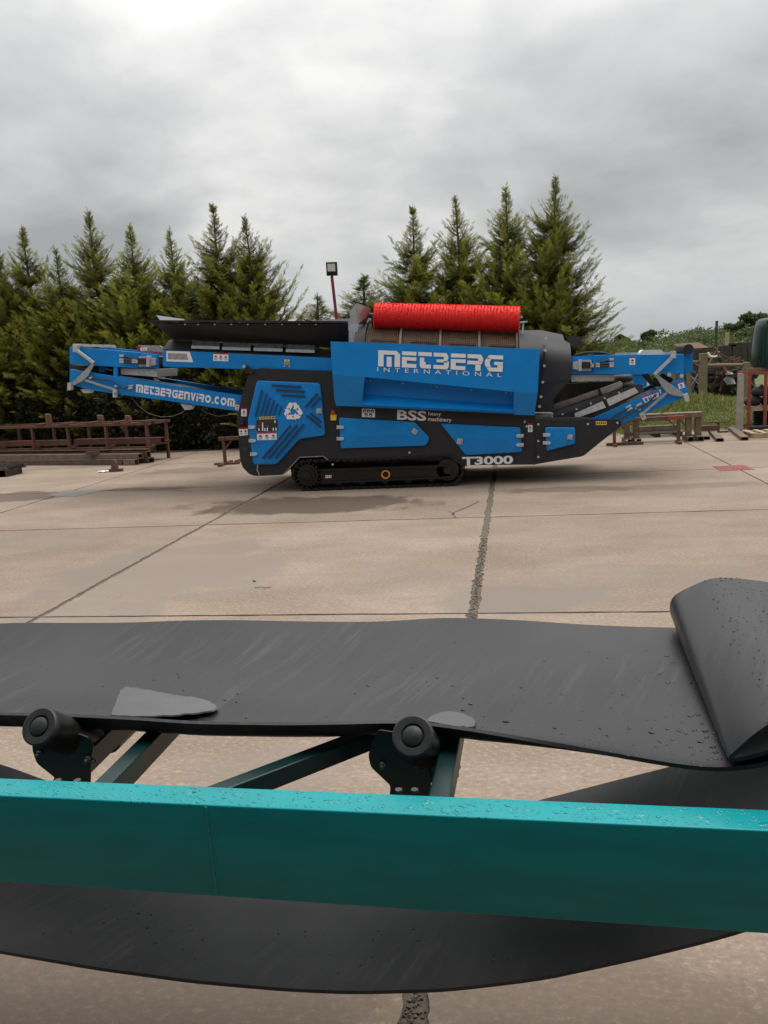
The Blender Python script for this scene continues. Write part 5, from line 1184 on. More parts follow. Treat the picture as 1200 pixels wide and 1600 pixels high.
# rusty beam and timbers at the grass edge
def simple(name, label, cat, px0, px1, Y, hgt, dep, mat, group=None, z=0.0, part='body'):
    x0, x1 = PY(px0, 680, Y)[0], PY(px1, 680, Y)[0]; t = thing(name, label, cat, ((x0 + x1) / 2, Y, z), group)
    MB().box(x0, x1, Y - dep / 2, Y + dep / 2, z, z + hgt).build(part, mat, t, bevel=.008); return t
simple('steel_girder', 'long rusty beam along the grass edge behind the trestles', 'steel beam', 992, 1062, 21.9, .13, .14, M['rustgrey'], z=.12, part='section')
simple('steel_girder', 'red brown beam end lying at the grass edge right of the heavy trestle', 'steel beam', 1090, 1122, 21.6, .12, .14, M['rustred'], z=.10, part='section')
t = thing('timber_pallet', 'dark pallet on the concrete edge under the long rusty beam', 'pallet', (PY(1030, 680, 21.7)[0], 21.7, 0))
x0, x1 = PY(990, 680, 21.7)[0], PY(1058, 680, 21.7)[0]
for i in range(3): x = x0 + (x1 - x0) * i / 2; MB().box(x - .06, x + .06, 21.3, 22.2, 0, .09).build('block', M['darkwood'], t)
for i in range(5): y = 21.32 + i * .2; MB().box(x0 - .06, x1 + .06, y - .05, y + .05, .09, .115).build('board', M['darkwood'], t)
p = PZ(1122, 676); t = thing('rail_stub', 'small rusty T shaped steel stub standing at the grass edge', 'steel offcut', p); m = MB(); m.box(p[0] - .03, p[0] + .03, p[1] - .03, p[1] + .03, 0, .26); m.build('upright', M['rust'], t); m = MB(); m.box(p[0] - .30, p[0] + .28, p[1] - .05, p[1] + .05, .26, .29); m.build('crossbar', M['rust'], t); m = MB(); m.box(p[0] - .25, p[0] + .25, p[1] - .04, p[1] + .04, 0.0, .035); m.build('base_bar', M['rustdark'], t)

for px_, lab in (([(398, 918), (408, 917), (415, 918.5), (424, 917)], 'thin dark twig lying on the concrete slab left of the wide joint'), ([(395, 907), (399, 908)], 'tiny dark stone on the slab above the twig')):
    q = PZ(*px_[0]); t = thing('twig' if len(px_) > 2 else 'stone', lab, 'twig' if len(px_) > 2 else 'stone', q)
    m = MB(); m.tube([PZ(u, v, .012) for u, v in px_], .0035 if len(px_) > 2 else .007, 5); m.build('stem' if len(px_) > 2 else 'chip', M['darkwood'], t)

# ------------------------------------------------------------ posts, fence and yard clutter on the right
p = PZ(1155, 673); zt = PY(1159, 583, p[1])[2]
t = thing('concrete_post', 'pale concrete fence post with a rounded top at the edge of the yard', 'fence post', p)
m = MB(); m.prism(rnd([(p[0] - .085, 0, 0), (p[0] + .085, 0, 0), (p[0] + .075, zt), (p[0] - .055, zt)], .07, 5), p[1] - .06, p[1] + .06); m.build('shaft', M['conc'], t, bevel=.012)
Yf = 33.0
fz = lambda u, v, Y=Yf: PY(u, v, Y)
fn = thing('timber_fence', 'weathered timber post and rail fence on the bank with a thick square post', 'fence', (fz(1130, 570)[0], Yf, 0))
def post(u, vt, w_, mat=None, rd=False):
    q = fz(u, vt); zb = bank(q[0], Yf) - .1; m = MB(); m.bar((q[0], Yf, zb), (q[0], Yf, q[2]), w_, w_, up=(0, 1, 0)); m.build('post', mat or M['wood'], fn, bevel=.02)
post(1099, 552, .27); post(1166, 566, .22); post(1076.5, 565, .14); post(1052, 570, .14); post(1215, 566, .2)
for (u0, v0, u1, v1, w_) in ((1103, 571, 1160, 570, .13), (1077, 565.5, 1093, 565, .09), (1170, 571, 1213, 566, .12)):
    m = MB(); m.cyl(fz(u0, v0), fz(u1, v1), w_ / 2, 8); m.build('rail', M['wood'], fn)
m = MB(); m.tube([fz(1078, 586), fz(1091, 600)], .03, 5); m.tube([fz(1091, 584), fz(1079, 604)], .02, 5); m.build('brace_wire', M['galvdull'], fn)
# dark palisade and racking behind the fence
Yp = 40.0; pz = lambda u, v, Y=Yp: PY(u, v, Y)
pf = thing('palisade_rack', 'dark open racking of upright posts behind the timber fence', 'rack', (pz(1130, 570)[0], Yp, 0))
for u, vt, w_ in ((1083, 551, .25), (1090, 549, .2), (1098, 548, .18), (1128, 546, .2), (1134, 543, .2), (1138.5, 540, .22), (1148, 541, .30), (1155, 540, .25), (1161, 540, .3), (1166, 541, .22), (1172, 542, .3)):
    q = pz(u, vt); m = MB(); m.bar((q[0] + .1, Yp, 0), q, w_ * .8, w_, up=(0, 1, 0)); m.build('upright', M['darkwood'], pf)
for (u0, v0, u1, v1, w_) in ((1084, 549, 1150, 542, .22), (1138, 541, 1180, 539, .25), (1085, 563, 1135, 562, .2), (1130, 560, 1178, 552, .18), (1084, 585, 1175, 580, .2)):
    m = MB(); m.bar(pz(u0, v0), pz(u1, v1), .15, w_); m.build('crossbeam', M['darkwood'], pf)
rng2 = np.random.default_rng(3)
sc_ = thing('scrap_heap', 'dark heap of scrap steel and tangled bars behind the timber fence', 'scrap heap', (pz(1125, 590)[0], 37, 0)); m = MB()
for i in range(60):
    u = rng2.uniform(1080, 1176); v = rng2.uniform(575, 612); Y = rng2.uniform(35.5, 39); q = np.array(PY(u, v, Y)); d = unit(rng2.normal(0, 1, 3) * [1, .4, .6]); l = rng2.uniform(.25, .8); m.bar(q - d * l, q + d * l, rng2.uniform(.06, .2), rng2.uniform(.06, .25))
m.mat(1)
for i in range(16):
    u = rng2.uniform(1095, 1170); v = rng2.uniform(560, 605); Y = rng2.uniform(35.5, 38); q = np.array(PY(u, v, Y)); d = unit(rng2.normal(0, 1, 3) * [1, .4, .5]); l = rng2.uniform(.3, .9); m.bar(q - d * l, q + d * l, .06, .07)
q = pz(1125, 580, 37.5); m.mat(0).box(q[0] - 1.1, q[0] + 1.3, 37.2, 39, .0, q[2] - .3)
so_ = m.build('scrap_bar', [M['darkwood'], M['rust']], sc_); so_['kind'] = 'stuff'
for (pts, lab) in (([(1106, 551), (1110, 557), (1116, 557.5), (1122, 556), (1124, 549)], 'curved white metal strip hanging in the dark racking'),):
    t = thing('white_strip', lab, 'metal strip', PY(1115, 556, 36)); m = MB(); m.tube([PY(*q, 36) for q in pts], .05, 6); m.build('strip_body', M['white'], t)
for quad_, lab, mt in (([(1130, 593), (1140, 586), (1151, 587), (1149, 600), (1138, 601)], 'pale grey sheet folded on the scrap heap', 'galvdull'), ([(1126, 583), (1133, 578), (1147, 580), (1146, 585), (1130, 586)], 'smaller grey sheet lying above the folded one on the scrap heap', 'conc')):
    q = [PY(*a, 35.2) for a in quad_]; t = thing('metal_sheet', lab, 'metal sheet', q[0]); m = MB(); m.add([(x, y + .25 * (i % 3), z) for i, (x, y, z) in enumerate(q)], [tuple(range(5))]); m.build('sheet_body', M[mt], t, solid=.03)
Yq = 44; q0, q1 = PY(1076, 542, Yq), PY(1108, 541.5, Yq); q3_, q2_ = PY(1080, 547, Yq), PY(1104, 546.5, Yq)
t = thing('rusty_shed', 'low shed with a rust red roof behind the blue conveyor tip', 'shed', ((q0[0] + q1[0]) / 2, Yq, 0))
m = MB(); m.hexa([(q0[0] - .3, Yq, q3_[2]), (q1[0], Yq, q3_[2]), (q1[0], Yq + 2.5, q0[2] + .1), (q0[0] - .3, Yq + 2.5, q0[2] + .1), (q0[0] - .3, Yq, q3_[2] + .08), (q1[0], Yq, q3_[2] + .08), (q1[0], Yq + 2.5, q0[2] + .2), (q0[0] - .3, Yq + 2.5, q0[2] + .2)]); m.build('roof', M['rust'], t)
m = MB(); m.box(q0[0] - .2, q1[0] - .1, Yq + .1, Yq + 2.4, 0, q3_[2] - .02); m.build('wall', M['darkwood'], t)
Yk = 30; a, b = PY(984, 586, Yk), PY(1012, 597, Yk)
t = thing('blue_bin', 'blue container glimpsed under the folded right conveyor', 'container', ((a[0] + b[0]) / 2, Yk, 0)); m = MB(); m.hexa([(a[0] + .1, Yk, .1), (b[0] - .1, Yk, .1), (b[0] - .1, Yk + 1.2, .1), (a[0] + .1, Yk + 1.2, .1), (a[0], Yk, a[2]), (b[0], Yk, a[2]), (b[0], Yk + 1.2, a[2]), (a[0], Yk + 1.2, a[2])]); m.build('tub', M['blue'], t, bevel=.02); m = MB(); m.box(a[0] - .04, b[0] + .04, Yk - .04, Yk + 1.24, a[2] - .01, a[2] + .06); m.build('rim', M['blue'], t)
a, b = PY(965, 586, 28.5), PY(983, 600, 28.5)
t = thing('tyre_stack', 'stack of black tyres behind the beige conveyor wing', 'tyres', ((a[0] + b[0]) / 2, 28.5, 0))
for i in range(6):
    cx = (a[0] + b[0]) / 2 + .03 * math.sin(i * 2); m = MB(); m.lathe([(.14, .04), (.26, .0), (.32, .05), (.33, .12), (.31, .19), (.26, .23), (.14, .19)], (cx, 28.5, i * .235), 18); m.build('tyre', M['tyre'], t, smooth=60)
# poles
q = PY(1120, 503, 55); t = thing('dark_pole', 'tall thin dark pole against the hillside', 'pole', (q[0], 55, 0)); m = MB(); m.cyl((q[0] - .1, 55, 0), q, .11, 8, .08); m.build('shaft', M['darkwood'], t); m = MB(); m.cyl((q[0], 55, q[2]), (q[0], 55, q[2] + .06), .1, 8); m.build('cap', M['darkwood'], t)
q = PY(1136.5, 519, 43); t = thing('pale_post', 'pale timber pole rising from the dark racking', 'pole', (q[0], 43, 0)); m = MB(); m.bar((q[0], 43, 0), q, .16, .16, up=(0, 1, 0)); m.build('shaft', M['palewood'], t)
# red stillage with its load
Ys = PZ(1170, 671)[1]; sx0, sx1 = PY(1171, 600, Ys)[0], PY(1171, 600, Ys)[0] + 1.15; sz = PY(1172, 585, Ys)[2]; sy1 = Ys + 1.0
st = thing('red_stillage', 'open red steel stillage at the right edge under the dark green tank', 'stillage', ((sx0 + sx1) / 2, Ys + .5, 0))
for x in (sx0, sx0 + .40, sx1):
    for y in ((Ys, sy1) if x != sx0 + .40 else (Ys,)):
        m = MB(); m.box(x - .035, x + .035, y - .035, y + .035, .05, sz); m.build('upright', M['stillage'], st)
for y in (Ys, sy1):
    m = MB(); m.box(sx0 - .04, sx1 + .04, y - .045, y + .045, sz, sz + .07); m.build('top_rail', M['stillage'], st)
    m = MB(); m.box(sx0 - .04, sx1 + .04, y - .04, y + .04, .0, .05); m.build('base_rail', M['stillage'], st)
for x in (sx0, sx1):
    m = MB(); m.box(x - .035, x + .035, Ys + .046, sy1 - .046, sz + .004, sz + .066); m.build('side_rail', M['stillage'], st)
t = thing('black_pipe', 'dull black pipe lying in front of the red stillage', 'pipe', (sx0, Ys - .2, .06)); m = MB(); m.cyl((sx0 - .02, Ys - .22, .065), (sx0 + 2.2, Ys - .22, .065), .055, 10); m.build('pipe_body', M['tyre'], t, smooth=40); m = MB(); m.cyl((sx0 - .025, Ys - .22, .065), (sx0 - .021, Ys - .22, .065), .042, 10); m.build('pipe_mouth', M['ink'], t)
for i in range(7):
    t = thing('black_tub', ['lowest', 'second from the bottom', 'third from the bottom', 'fourth from the bottom', 'fifth from the bottom', 'second from the top', 'topmost'][i] + ' of the nested black tubs in the red stillage', 'tub', (sx0 + .58, Ys + .5, .06 + i * .065), 'nested black tubs in the stillage')
    m = MB(); m.lathe([(.30, 0), (.33, .04), (.36, .05), (.36, .062), (.31, .062), (.28, .02)], (sx0 + .58, Ys + .5, .06 + i * .065), 20); m.build('tub_body', M['tyre'], t, smooth=35)
zm = PY(1180, 636, Ys + .1)[2]
t = thing('timber_pallet', 'pale pallet held half way up inside the red stillage', 'pallet', (sx0 + .55, Ys + .5, zm - .12))
for y in (Ys + .10, Ys + .5, Ys + .9): MB().box(sx0 + .04, sx1 - .04, y - .045, y + .045, zm - .10, zm).build('bearer', M['palewood'], t)
for i in range(6): x = sx0 + .10 + i * .19; MB().box(x - .065, x + .065, Ys + .05, Ys + .95, zm, zm + .022).build('board', M['palewood'], t)
for i, (dx, dz) in enumerate(((.22, 0), (.62, .0), (.95, .02), (.42, .24), (.82, .25))):
    cx, cz = sx0 + dx, zm + .024 + dz; t = thing('black_sack', ['lower left', 'lower middle', 'lower right', 'upper left', 'upper right'][i] + ' black sack piled on the pallet in the stillage', 'sack', (cx, Ys + .45, cz), 'black sacks in the stillage')
    m = MB(); rr_ = .22; m.lathe([(.02, .0), (.17, .0), (.235, .07), (.225, .16), (.15, .235), (.05, .25), (.03, .29)], (cx, Ys + .45, cz), 12)
    m.v = [(x + .02 * math.sin(9 * z + i), y + .02 * math.sin(13 * x), z) for x, y, z in m.v]; m.build('sack_body', M['tyre'], t, smooth=60)
t = thing('timber_offcut', 'pale timber rail laid along the top of the stillage under the tank', 'timber', (sx0 + .5, Ys + .5, sz + .07)); MB().box(sx0 + .0, sx1 + .3, Ys + .2, Ys + .32, sz + .075, sz + .15).build('timber_body', M['wood'], t)
MB().box(sx0 + .0, sx1 + .3, Ys + .62, Ys + .74, sz + .075, sz + .15).build('timber_body', M['wood'], t)
tz = PY(1190, 583, Ys + .5)[2]; zt_ = PY(1190, 497, Ys + .5)[2]; cxk = PY(1176, 560, Ys + .6)[0] + .95
zt_ = max(zt_, tz + 1.3); hh = zt_ - (sz + .15); z0 = sz + .152
tk = thing('green_tank', 'large dark green plastic tank with a ribbed rounded shell standing on the red stillage', 'tank', (cxk, Ys + .6, z0))
m = MB(); m.lathe([(.0, 0), (.90, 0), (.95, .06), (.96, hh * .3), (.94, hh * .55), (.90, hh * .8), (.86, hh * .93), (.78, hh * .985), (.66, hh * 1.0), (.3, hh * 1.02), (0, hh * 1.02)], (cxk, Ys + .6, z0), 48); m.build('shell', M['tank'], tk, smooth=50)
for k in range(8):
    a = 2 * math.pi * k / 8 + .55; m = MB(); m.tube([(cxk + r * math.cos(a), Ys + .6 + r * math.sin(a), z0 + z) for r, z in ((.955, .08), (.965, hh * .3), (.945, hh * .55), (.905, hh * .8), (.865, hh * .93), (.79, hh * .985))], .016, 6); m.build('rib', M['tank'], tk, smooth=60)
m = MB(); m.cyl((cxk, Ys + .6, z0 + hh * 1.02), (cxk, Ys + .6, z0 + hh * 1.02 + .08), .22, 20); m.build('lid', M['tank'], tk)
q = PZ(1192, 684); t = thing('timber_pallet', 'broken pale pallet boards on the concrete at the right edge', 'pallet', q)
for i, y in enumerate((-.0, .35, .7)): MB().box(q[0] - .25 + i * .0, q[0] + 1.0, q[1] + y - .05, q[1] + y + .05, .0, .10).build('bearer', M['palewood'], t)
for i in range(5): x = q[0] - .22 + i * .25; MB().box(x - .05, x + .06, q[1] - .06, q[1] + .78, .10, .125).build('board', M['palewood'], t)
# lamp on its maroon pole
Yl = 22.4; a = PY(518.5, 432, Yl); b = PY(526.5, 503, Yl); dx = (b[0] - a[0]) / (a[2] - b[2])
lp = thing('flood_lamp', 'black square floodlight on a slim maroon pole above the hopper', 'lamp post', (a[0] + dx * a[2], Yl, 0))
m = MB(); m.cyl((a[0] + dx * a[2], Yl, 0), (a[0], Yl, a[2]), .042, 10); m.build('pole', M['pole'], lp, smooth=40)
hx_ = np.array(PY(518, 421, Yl - .1)); rot = Matrix.Rotation(R(12), 3, 'X') @ Matrix.Rotation(R(3), 3, 'Y')
def hp3(x, y, z): return tuple(Vector(hx_) + rot @ Vector((x, y, z)))
m = MB()
for bx in ((-.15, .15, -.0, .10, -.17, .19),): m.hexa([hp3(x, y, z) for z in (bx[4], bx[5]) for x, y in ((bx[0], bx[2]), (bx[1], bx[2]), (bx[1], bx[3]), (bx[0], bx[3]))])
hdl = m.build('lamp_housing', M['black'], lp, bevel=.01)
m = MB(); m.hexa([hp3(x, y, z) for z in (-.02, .15) for x, y in ((-.11, -.012), (.11, -.012), (.11, -.002), (-.11, -.002))]); sub(m, 'lamp_glass', M['lens'], hdl)
m = MB(); m.hexa([hp3(x, y, z) for z in (-.045, -.025) for x, y in ((-.105, -.02), (.105, -.02), (.105, -.002), (-.105, -.002))]); sub(m, 'reflector_edge', M['white'], hdl)
m = MB(); m.bar(hp3(0, .05, -.15), (a[0], Yl, a[2] - .05), .06, .05); m.build('lamp_bracket', M['black'], lp)

# ------------------------------------------------------------ the conveyor in the foreground
ZT = 1.35
A0 = np.array(PZ(0, 1243, ZT)); DIR = unit(np.array(PZ(1200, 1298, ZT)) - A0); NRM = np.array([-DIR[1], DIR[0], 0.0])
WH = A0[2] - (lambda r: (r * ((NRM @ (A0 - [0, 0, H])) / (NRM @ r)))[2] + H)(ray(0, 1378))
def BP(x, o, z):                              # along the frame (world x), depth behind its front face, height
    p = A0 + DIR * ((x - A0[0]) / DIR[0]) + NRM * o; return (p[0], p[1], z)
XA, XB = -3.4, 2.2; FD = .078; WD = 1.12
cf = thing('belt_conveyor', 'wet teal steel conveyor with black idler rollers close to the camera', 'conveyor', tuple(BP(-.5, .5, 0)))
def channel(o, s, name):
    t = .008; m = MB()
    def bx(x0, x1, o0, o1, z0, z1): m.hexa([BP(x, oo, z) for z in (z0, z1) for x, oo in ((x0, o0), (x1, o0), (x1, o1), (x0, o1))])
    sec = [(0, 0), (s * FD, 0), (s * FD, t), (s * t, t), (s * t, WH - t), (s * FD, WH - t), (s * FD, WH), (0, WH)]
    r0 = [BP(XA, o + a, ZT - WH + b) for a, b in sec]; r1_ = [BP(XB, o + a, ZT - WH + b) for a, b in sec]; n = 8
    m.add(r0 + r1_, [list(range(n)), list(range(2 * n - 1, n - 1, -1))] + [(i, (i + 1) % n, n + (i + 1) % n, n + i) for i in range(n)])
    b_ = m.build(name, M['teal'], cf); q = b_.modifiers.new('bevel', 'BEVEL'); q.width = .006; q.segments = 4; q.limit_method = 'ANGLE'; q.angle_limit = R(60); b_.data.shade_smooth(); b_.data.set_sharp_from_angle(angle=R(100)); return b_
near_beam = channel(0, 1, 'side_beam'); far_beam = channel(WD, -1, 'side_beam')
wx = BP(0, 0, 0)[0]; sx = PZ(322, 1257, ZT)[0]
m = MB(); m.tube([BP(sx, -.0005, ZT - .004), BP(sx + .002, -.0005, ZT - WH * .5), BP(sx + .004, -.0005, ZT - WH + .004)], .0028, 6); sub(m, 'weld_seam', M['seam'], near_beam, smooth=60)
hx2 = np.array(PZ(302.5, 1237.5, ZT)); m = MB(); m.cyl((hx2[0], hx2[1], ZT - .002), (hx2[0], hx2[1], ZT + .0006), .0055, 16); sub(m, 'bolt_hole', M['ink'], near_beam)
for x in (-2.9, 1.7):
    for o in (.06, WD - .06):
        m = MB(); m.bar(BP(x, o, .02), BP(x, o, ZT - WH), .09, .09); m.build('support_leg', M['tealshade'], cf)
        m = MB(); m.cbox(BP(x, o, .01), (.2, .2, .02)); m.build('foot_plate', M['tealshade'], cf)
ROLL = [PZ(62, 1135, 1.42), PZ(645, 1150, 1.42)]
cross = [PZ(160, 1222, 1.33)[0], PZ(684, 1243, 1.33)[0]]
for x in cross + [cross[1] + .95]:
    m = MB(); m.hexa([BP(xx, o, z) for z in (1.27, 1.33) for xx, o in ((x - .024, FD * .2), (x + .024, FD * .2), (x + .024, WD - .02), (x - .024, WD - .02))]); m.build('cross_member', M['tealshade'], cf, bevel=.004)
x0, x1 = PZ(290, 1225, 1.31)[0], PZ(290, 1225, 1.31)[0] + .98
m = MB(); m.bar(BP(x0 + .03, .075, 1.29), BP(x1, WD - .05, 1.29), .046, .05); m.build('diagonal_brace', M['tealshade'], cf, bevel=.004)
# idler sets
def idler(c, brk, Yb):
    base = MB(); base.hexa([(c[0] + dx, y, z) for z in (1.24, 1.30) for dx, y in ((-.03, 1.87), (.07, 1.87), (.07, 2.62), (-.03, 2.62))])
    idl = base.build('idler', M['black'], cf)
    e0 = np.array(c); tilt = np.array([.075 if c[0] < -1 else .03, .80, -.62]); tilt = tilt / np.linalg.norm(tilt); Lr = .25
    m = MB(); m.cyl(e0 + tilt * .004, e0 + tilt * Lr, .050, 32); r = sub(m, 'roller', M['black'], idl, smooth=40, bevel=.004)
    m = MB(); m.v = []; m.k = 0
    # end cap with its rim, groove and domed hub
    u_ = unit(np.cross(tilt, [0, 0, 1])); w_ = np.cross(u_, tilt)
    prof = [(.050, .012), (.050, -.001), (.046, -.004), (.033, -.004), (.029, -.0035), (.0265, .002), (.0245, .002), (.0235, -.005), (.017, -.0085), (.008, -.0105), (.0, -.011)]
    m.grid([[e0 + tilt * z + (u_ * math.cos(t) + w_ * math.sin(t)) * rr for t in np.linspace(0, 2 * math.pi, 37)] for rr, z in prof]); sub(m, 'roller_cap', M['rollercap'], idl, smooth=35)
    m = MB(); m.cyl((c[0] + .02, 2.06, 1.245), (c[0] + .02, 2.40, 1.245), .045, 24); sub(m, 'roller', M['black'], idl, smooth=40)
    m = MB(); m.cyl((c[0] + .02, 2.43, 1.29), (c[0] + .02, 2.60, 1.33), .03, 24); sub(m, 'roller', M['black'], idl, smooth=40)
    m = MB(); m.prism(PX(brk, Yb), Yb, Yb + .008); sub(m, 'bracket', M['black'], idl, bevel=.002)
    return idl
i1 = idler(ROLL[0], rnd([(50, 1160), (50, 1172), (57, 1193), (86, 1216), (76, 1226), (140, 1228), (142, 1183), (146, 1168), (138, 1152), (120, 1146)], 5), 1.86)
i2 = idler(ROLL[1], rnd([(590, 1140), (585, 1154), (575, 1180), (579, 1199), (610, 1228), (608, 1250), (672, 1252), (674, 1215), (655, 1150)], 6), 1.86)
def bolt_px(par, u, v, Y, r=.0045, l=.016):
    p = PY(u, v, Y); m = MB(); m.cyl((p[0], Y + .004, p[2]), (p[0], Y - .006, p[2]), r * 2, 6); m.cyl((p[0], Y - .006, p[2]), (p[0], Y - l, p[2]), r, 10); sub(m, 'bolt', M['dimbolt'], par)
bolt_px(i1, 61, 1178, 1.855); bolt_px(i2, 597, 1196, 1.855); bolt_px(i1, 137, 1186, 1.855, .004); bolt_px(i1, 148, 1187, 1.87, .004); bolt_px(i2, 651, 1194, 1.855, .004)
for par, us, v in ((i1, (91, 121), 1222), (i2, (623, 648), 1237)):
    for u in us: p = PZ(u, v, 1.337); m = MB(); m.cyl((p[0], p[1], 1.336), (p[0], p[1], 1.343), .009, 6); sub(m, 'bolt', M['dimbolt'], par)
# rollers carrying the return strand are hidden; the belt itself:
near_px = [(-160, 1112), (0, 1115), (35, 1116), (95, 1117), (200, 1122), (300, 1129), (450, 1131), (565, 1129), (600, 1127), (665, 1130), (750, 1142), (850, 1160), (950, 1178), (1050, 1196), (1100, 1202.5), (1150, 1203.5), (1190, 1196), (1260, 1180)]
far_px = [(-200, 985), (0, 977), (125, 974), (275, 971), (425, 973), (600, 971), (690, 967), (800, 972), (900, 977), (1050, 981), (1300, 985)]
NP = np.array([PZ(u, v, 1.40 if u < 1100 else 1.40 + .00025 * (u - 1100)) for u, v in near_px]); FP = np.array([PZ(u, v, 1.44) for u, v in far_px])
def smooth_interp(x, xs, ys):
    # light smoothing so that the edge runs in a soft curve
    return np.mean([np.interp(x + d, xs, ys) for d in (-.05, -.025, 0, .025, .05)], axis=0)
def BELT(x, s):
    ny, nz_ = smooth_interp(x, NP[:, 0], NP[:, 1]), smooth_interp(x, NP[:, 0], NP[:, 2]); fy = smooth_interp(x, FP[:, 0], FP[:, 1]); fz_ = 1.44
    amp = np.interp(x, [-2, -.5, -.1, .3, 1], [1, 1, .8, .15, .1])
    d_ = s * .68; dip = -amp * (.092 * (1 - math.exp(-d_ / .040))) * max(0, 1 - s) ** .9
    if x > .45: nz_ = nz_ + .0
    bow = .018 * math.sin(math.pi * max(0, (s - .35) / .65)) if s > .35 else 0
    wav = .004 * math.sin(x * 7 + s * 2) * s
    return np.array([x, ny + (fy - ny) * s, nz_ + (fz_ - nz_) * s + dip - bow * amp + wav])
def sheet(P, th, name, mat, parent):
    # a sheet of real thickness with crisp cut edges
    P = np.array(P, float); du = np.gradient(P, axis=0); dv = np.gradient(P, axis=1); n_ = unit(np.cross(du, dv))
    T = P + n_ * th / 2; B = P - n_ * th / 2; m = MB(); m.grid(T.tolist()); m.grid(B.tolist())
    for a, b in ((T[0], B[0]), (T[-1], B[-1]), (T[:, 0], B[:, 0]), (T[:, -1], B[:, -1])): m.grid([a.tolist(), b.tolist()])
    return m.build(name, mat, parent, smooth=180, norm=False)
cb = thing('conveyor_belt', 'wide black rubber belt lying on the teal conveyor, end folded back', 'conveyor belt', (-.5, 2.2, 1.4))
xs = np.linspace(-3.2, 1.6, 170); ss = np.concatenate([np.linspace(0, .3, 16), np.linspace(.34, 1, 22)])
top_belt = sheet([[BELT(x, s) for s in ss] for x in xs], .009, 'carrying_strand', M['rubber'], cb)
# the folded-over end
tipn = PZ(1138.5, 1186, 1.425)[0]; tipf = PZ(1049, 950, 1.51)[0]
def FOLD(s, k):
    # k runs along the loop: under ply (0..1), bend (1..2), top ply (2..3)
    xt = tipn + (tipf - tipn) * s - .028 * math.sin(math.pi * s) * 0
    h = .026 + .084 * s; 
    def ztop(d):
        nr = h + .062 * (1 - math.exp(-d / .05)) + .12 * d; fr = h + .045 * math.sin(min(d / .12, 1) * math.pi / 2) - .16 * max(0, d - .12); return nr * (1 - s) ** 1.3 + fr * (1 - (1 - s) ** 1.3)
    def zlow(d): return .010 + .045 * (1 - math.exp(-(d / .16) ** 2)) * (1 - s) ** 2
    rr = h * .5
    if k < 1: d = .75 * (1 - k) + rr * .6; z = zlow(d - rr * .6)
    elif k < 2:
        t = (k - 1) * math.pi; d = rr * .6 * (1 - math.sin(t)) ; z = .012 + (h - .012) * .5 * (1 - math.cos(t))
    else: d = rr * .6 + 1.0 * (k - 2); z = ztop(1.0 * (k - 2))
    x = xt + d; b = BELT(min(x, 1.6), s)
    return (x, b[1], b[2] + .006 + z)
ks = np.concatenate([np.linspace(0, .98, 24), np.linspace(1, 2, 21), np.linspace(2.008, 2.12, 16), np.linspace(2.14, 3, 30)])
FG = np.array([[FOLD(s, k) for k in ks] for s in np.linspace(0, 1, 40)])
for _ in range(14): FG[:, 1:-1] = FG[:, 1:-1] * .5 + (FG[:, :-2] + FG[:, 2:]) * .25
fold = sheet(FG, .009, 'folded_end', M['rubber'], cb)
# return strand sagging below the frame
rn_px = [(-300, 1420), (-150, 1457), (0, 1490), (150, 1517), (300, 1535), (450, 1545), (550, 1548), (700, 1545), (850, 1530), (1000, 1500), (1100, 1476), (1160, 1459), (1300, 1410), (1500, 1320)]
rf_px = [(-200, 1150), (0, 1197), (70, 1222), (160, 1252), (300, 1287), (420, 1303), (520, 1308), (640, 1300), (760, 1276), (850, 1250), (950, 1222), (1055, 1195), (1200, 1160), (1400, 1110)]
RN = np.array([PY(u, v, 1.70) for u, v in rn_px]); RF = np.array([PY(u, v, 2.45) for u, v in rf_px])
def RET(x, s):
    a = np.array([x, 1.70, smooth_interp(x, RN[:, 0], RN[:, 2])]); b = np.array([x, 2.45, smooth_interp(x, RF[:, 0], RF[:, 2])])
    p = a + (b - a) * s; p[2] += -.02 * math.sin(math.pi * s) + .006 * math.sin(x * 4 + s * 3); return p
ret = sheet([[RET(x, s) for s in np.linspace(0, 1, 16)] for x in np.linspace(-3.1, 1.6, 120)], .009, 'return_strand', M['rubber'], cb)

# ------------------------------------------------------------ rain on the frame and the belt
def dome(m, c, r, h, n=9, ax=1.0, rot=0.0):
    cs, sn = math.cos(rot), math.sin(rot)
    def rg(q, z): return [(c[0] + (math.cos(t) * q * ax * cs - math.sin(t) * q * sn), c[1] + (math.cos(t) * q * ax * sn + math.sin(t) * q * cs), c[2] + z) for t in (2 * math.pi * j / n for j in range(n))]
    a, b, d = rg(r, 0), rg(r * .86, h * .6), rg(r * .5, h * .92); top_ = (c[0], c[1], c[2] + h)
    fs = [(i, (i + 1) % n, n + (i + 1) % n, n + i) for i in range(n)] + [(n + i, n + (i + 1) % n, 2 * n + (i + 1) % n, 2 * n + i) for i in range(n)] + [(2 * n + i, 2 * n + (i + 1) % n, 3 * n) for i in range(n)]
    m.add(a + b + d + [top_], fs)
m = MB()
for i in range(1100):
    x = random.uniform(-1.5, .65) if i % 3 else random.gauss(random.choice((-1.1, -.7, -.2, .2, .42)), .06); r = random.choice((.0009, .0012, .0015, .002, .0028, .004)) * random.uniform(.8, 1.25); o = random.uniform(.004 + r, FD - .002 - r)
    dome(m, BP(x, o, ZT), r, r * random.uniform(.28, .42), 9, random.uniform(1, 1.7), random.uniform(-.4, .4))
for i in range(60):
    x = random.uniform(-1.4, .6); r = random.uniform(.005, .0085); o = random.uniform(.012, FD - .014)
    dome(m, BP(x, o, ZT), r * .8, r * .16, 12, random.uniform(1.1, 2.4), random.uniform(-.5, .5))
o = sub(m, 'rain_drop', M['waterteal'], near_beam, smooth=180, norm=False); o['kind'] = 'stuff'
m = MB()
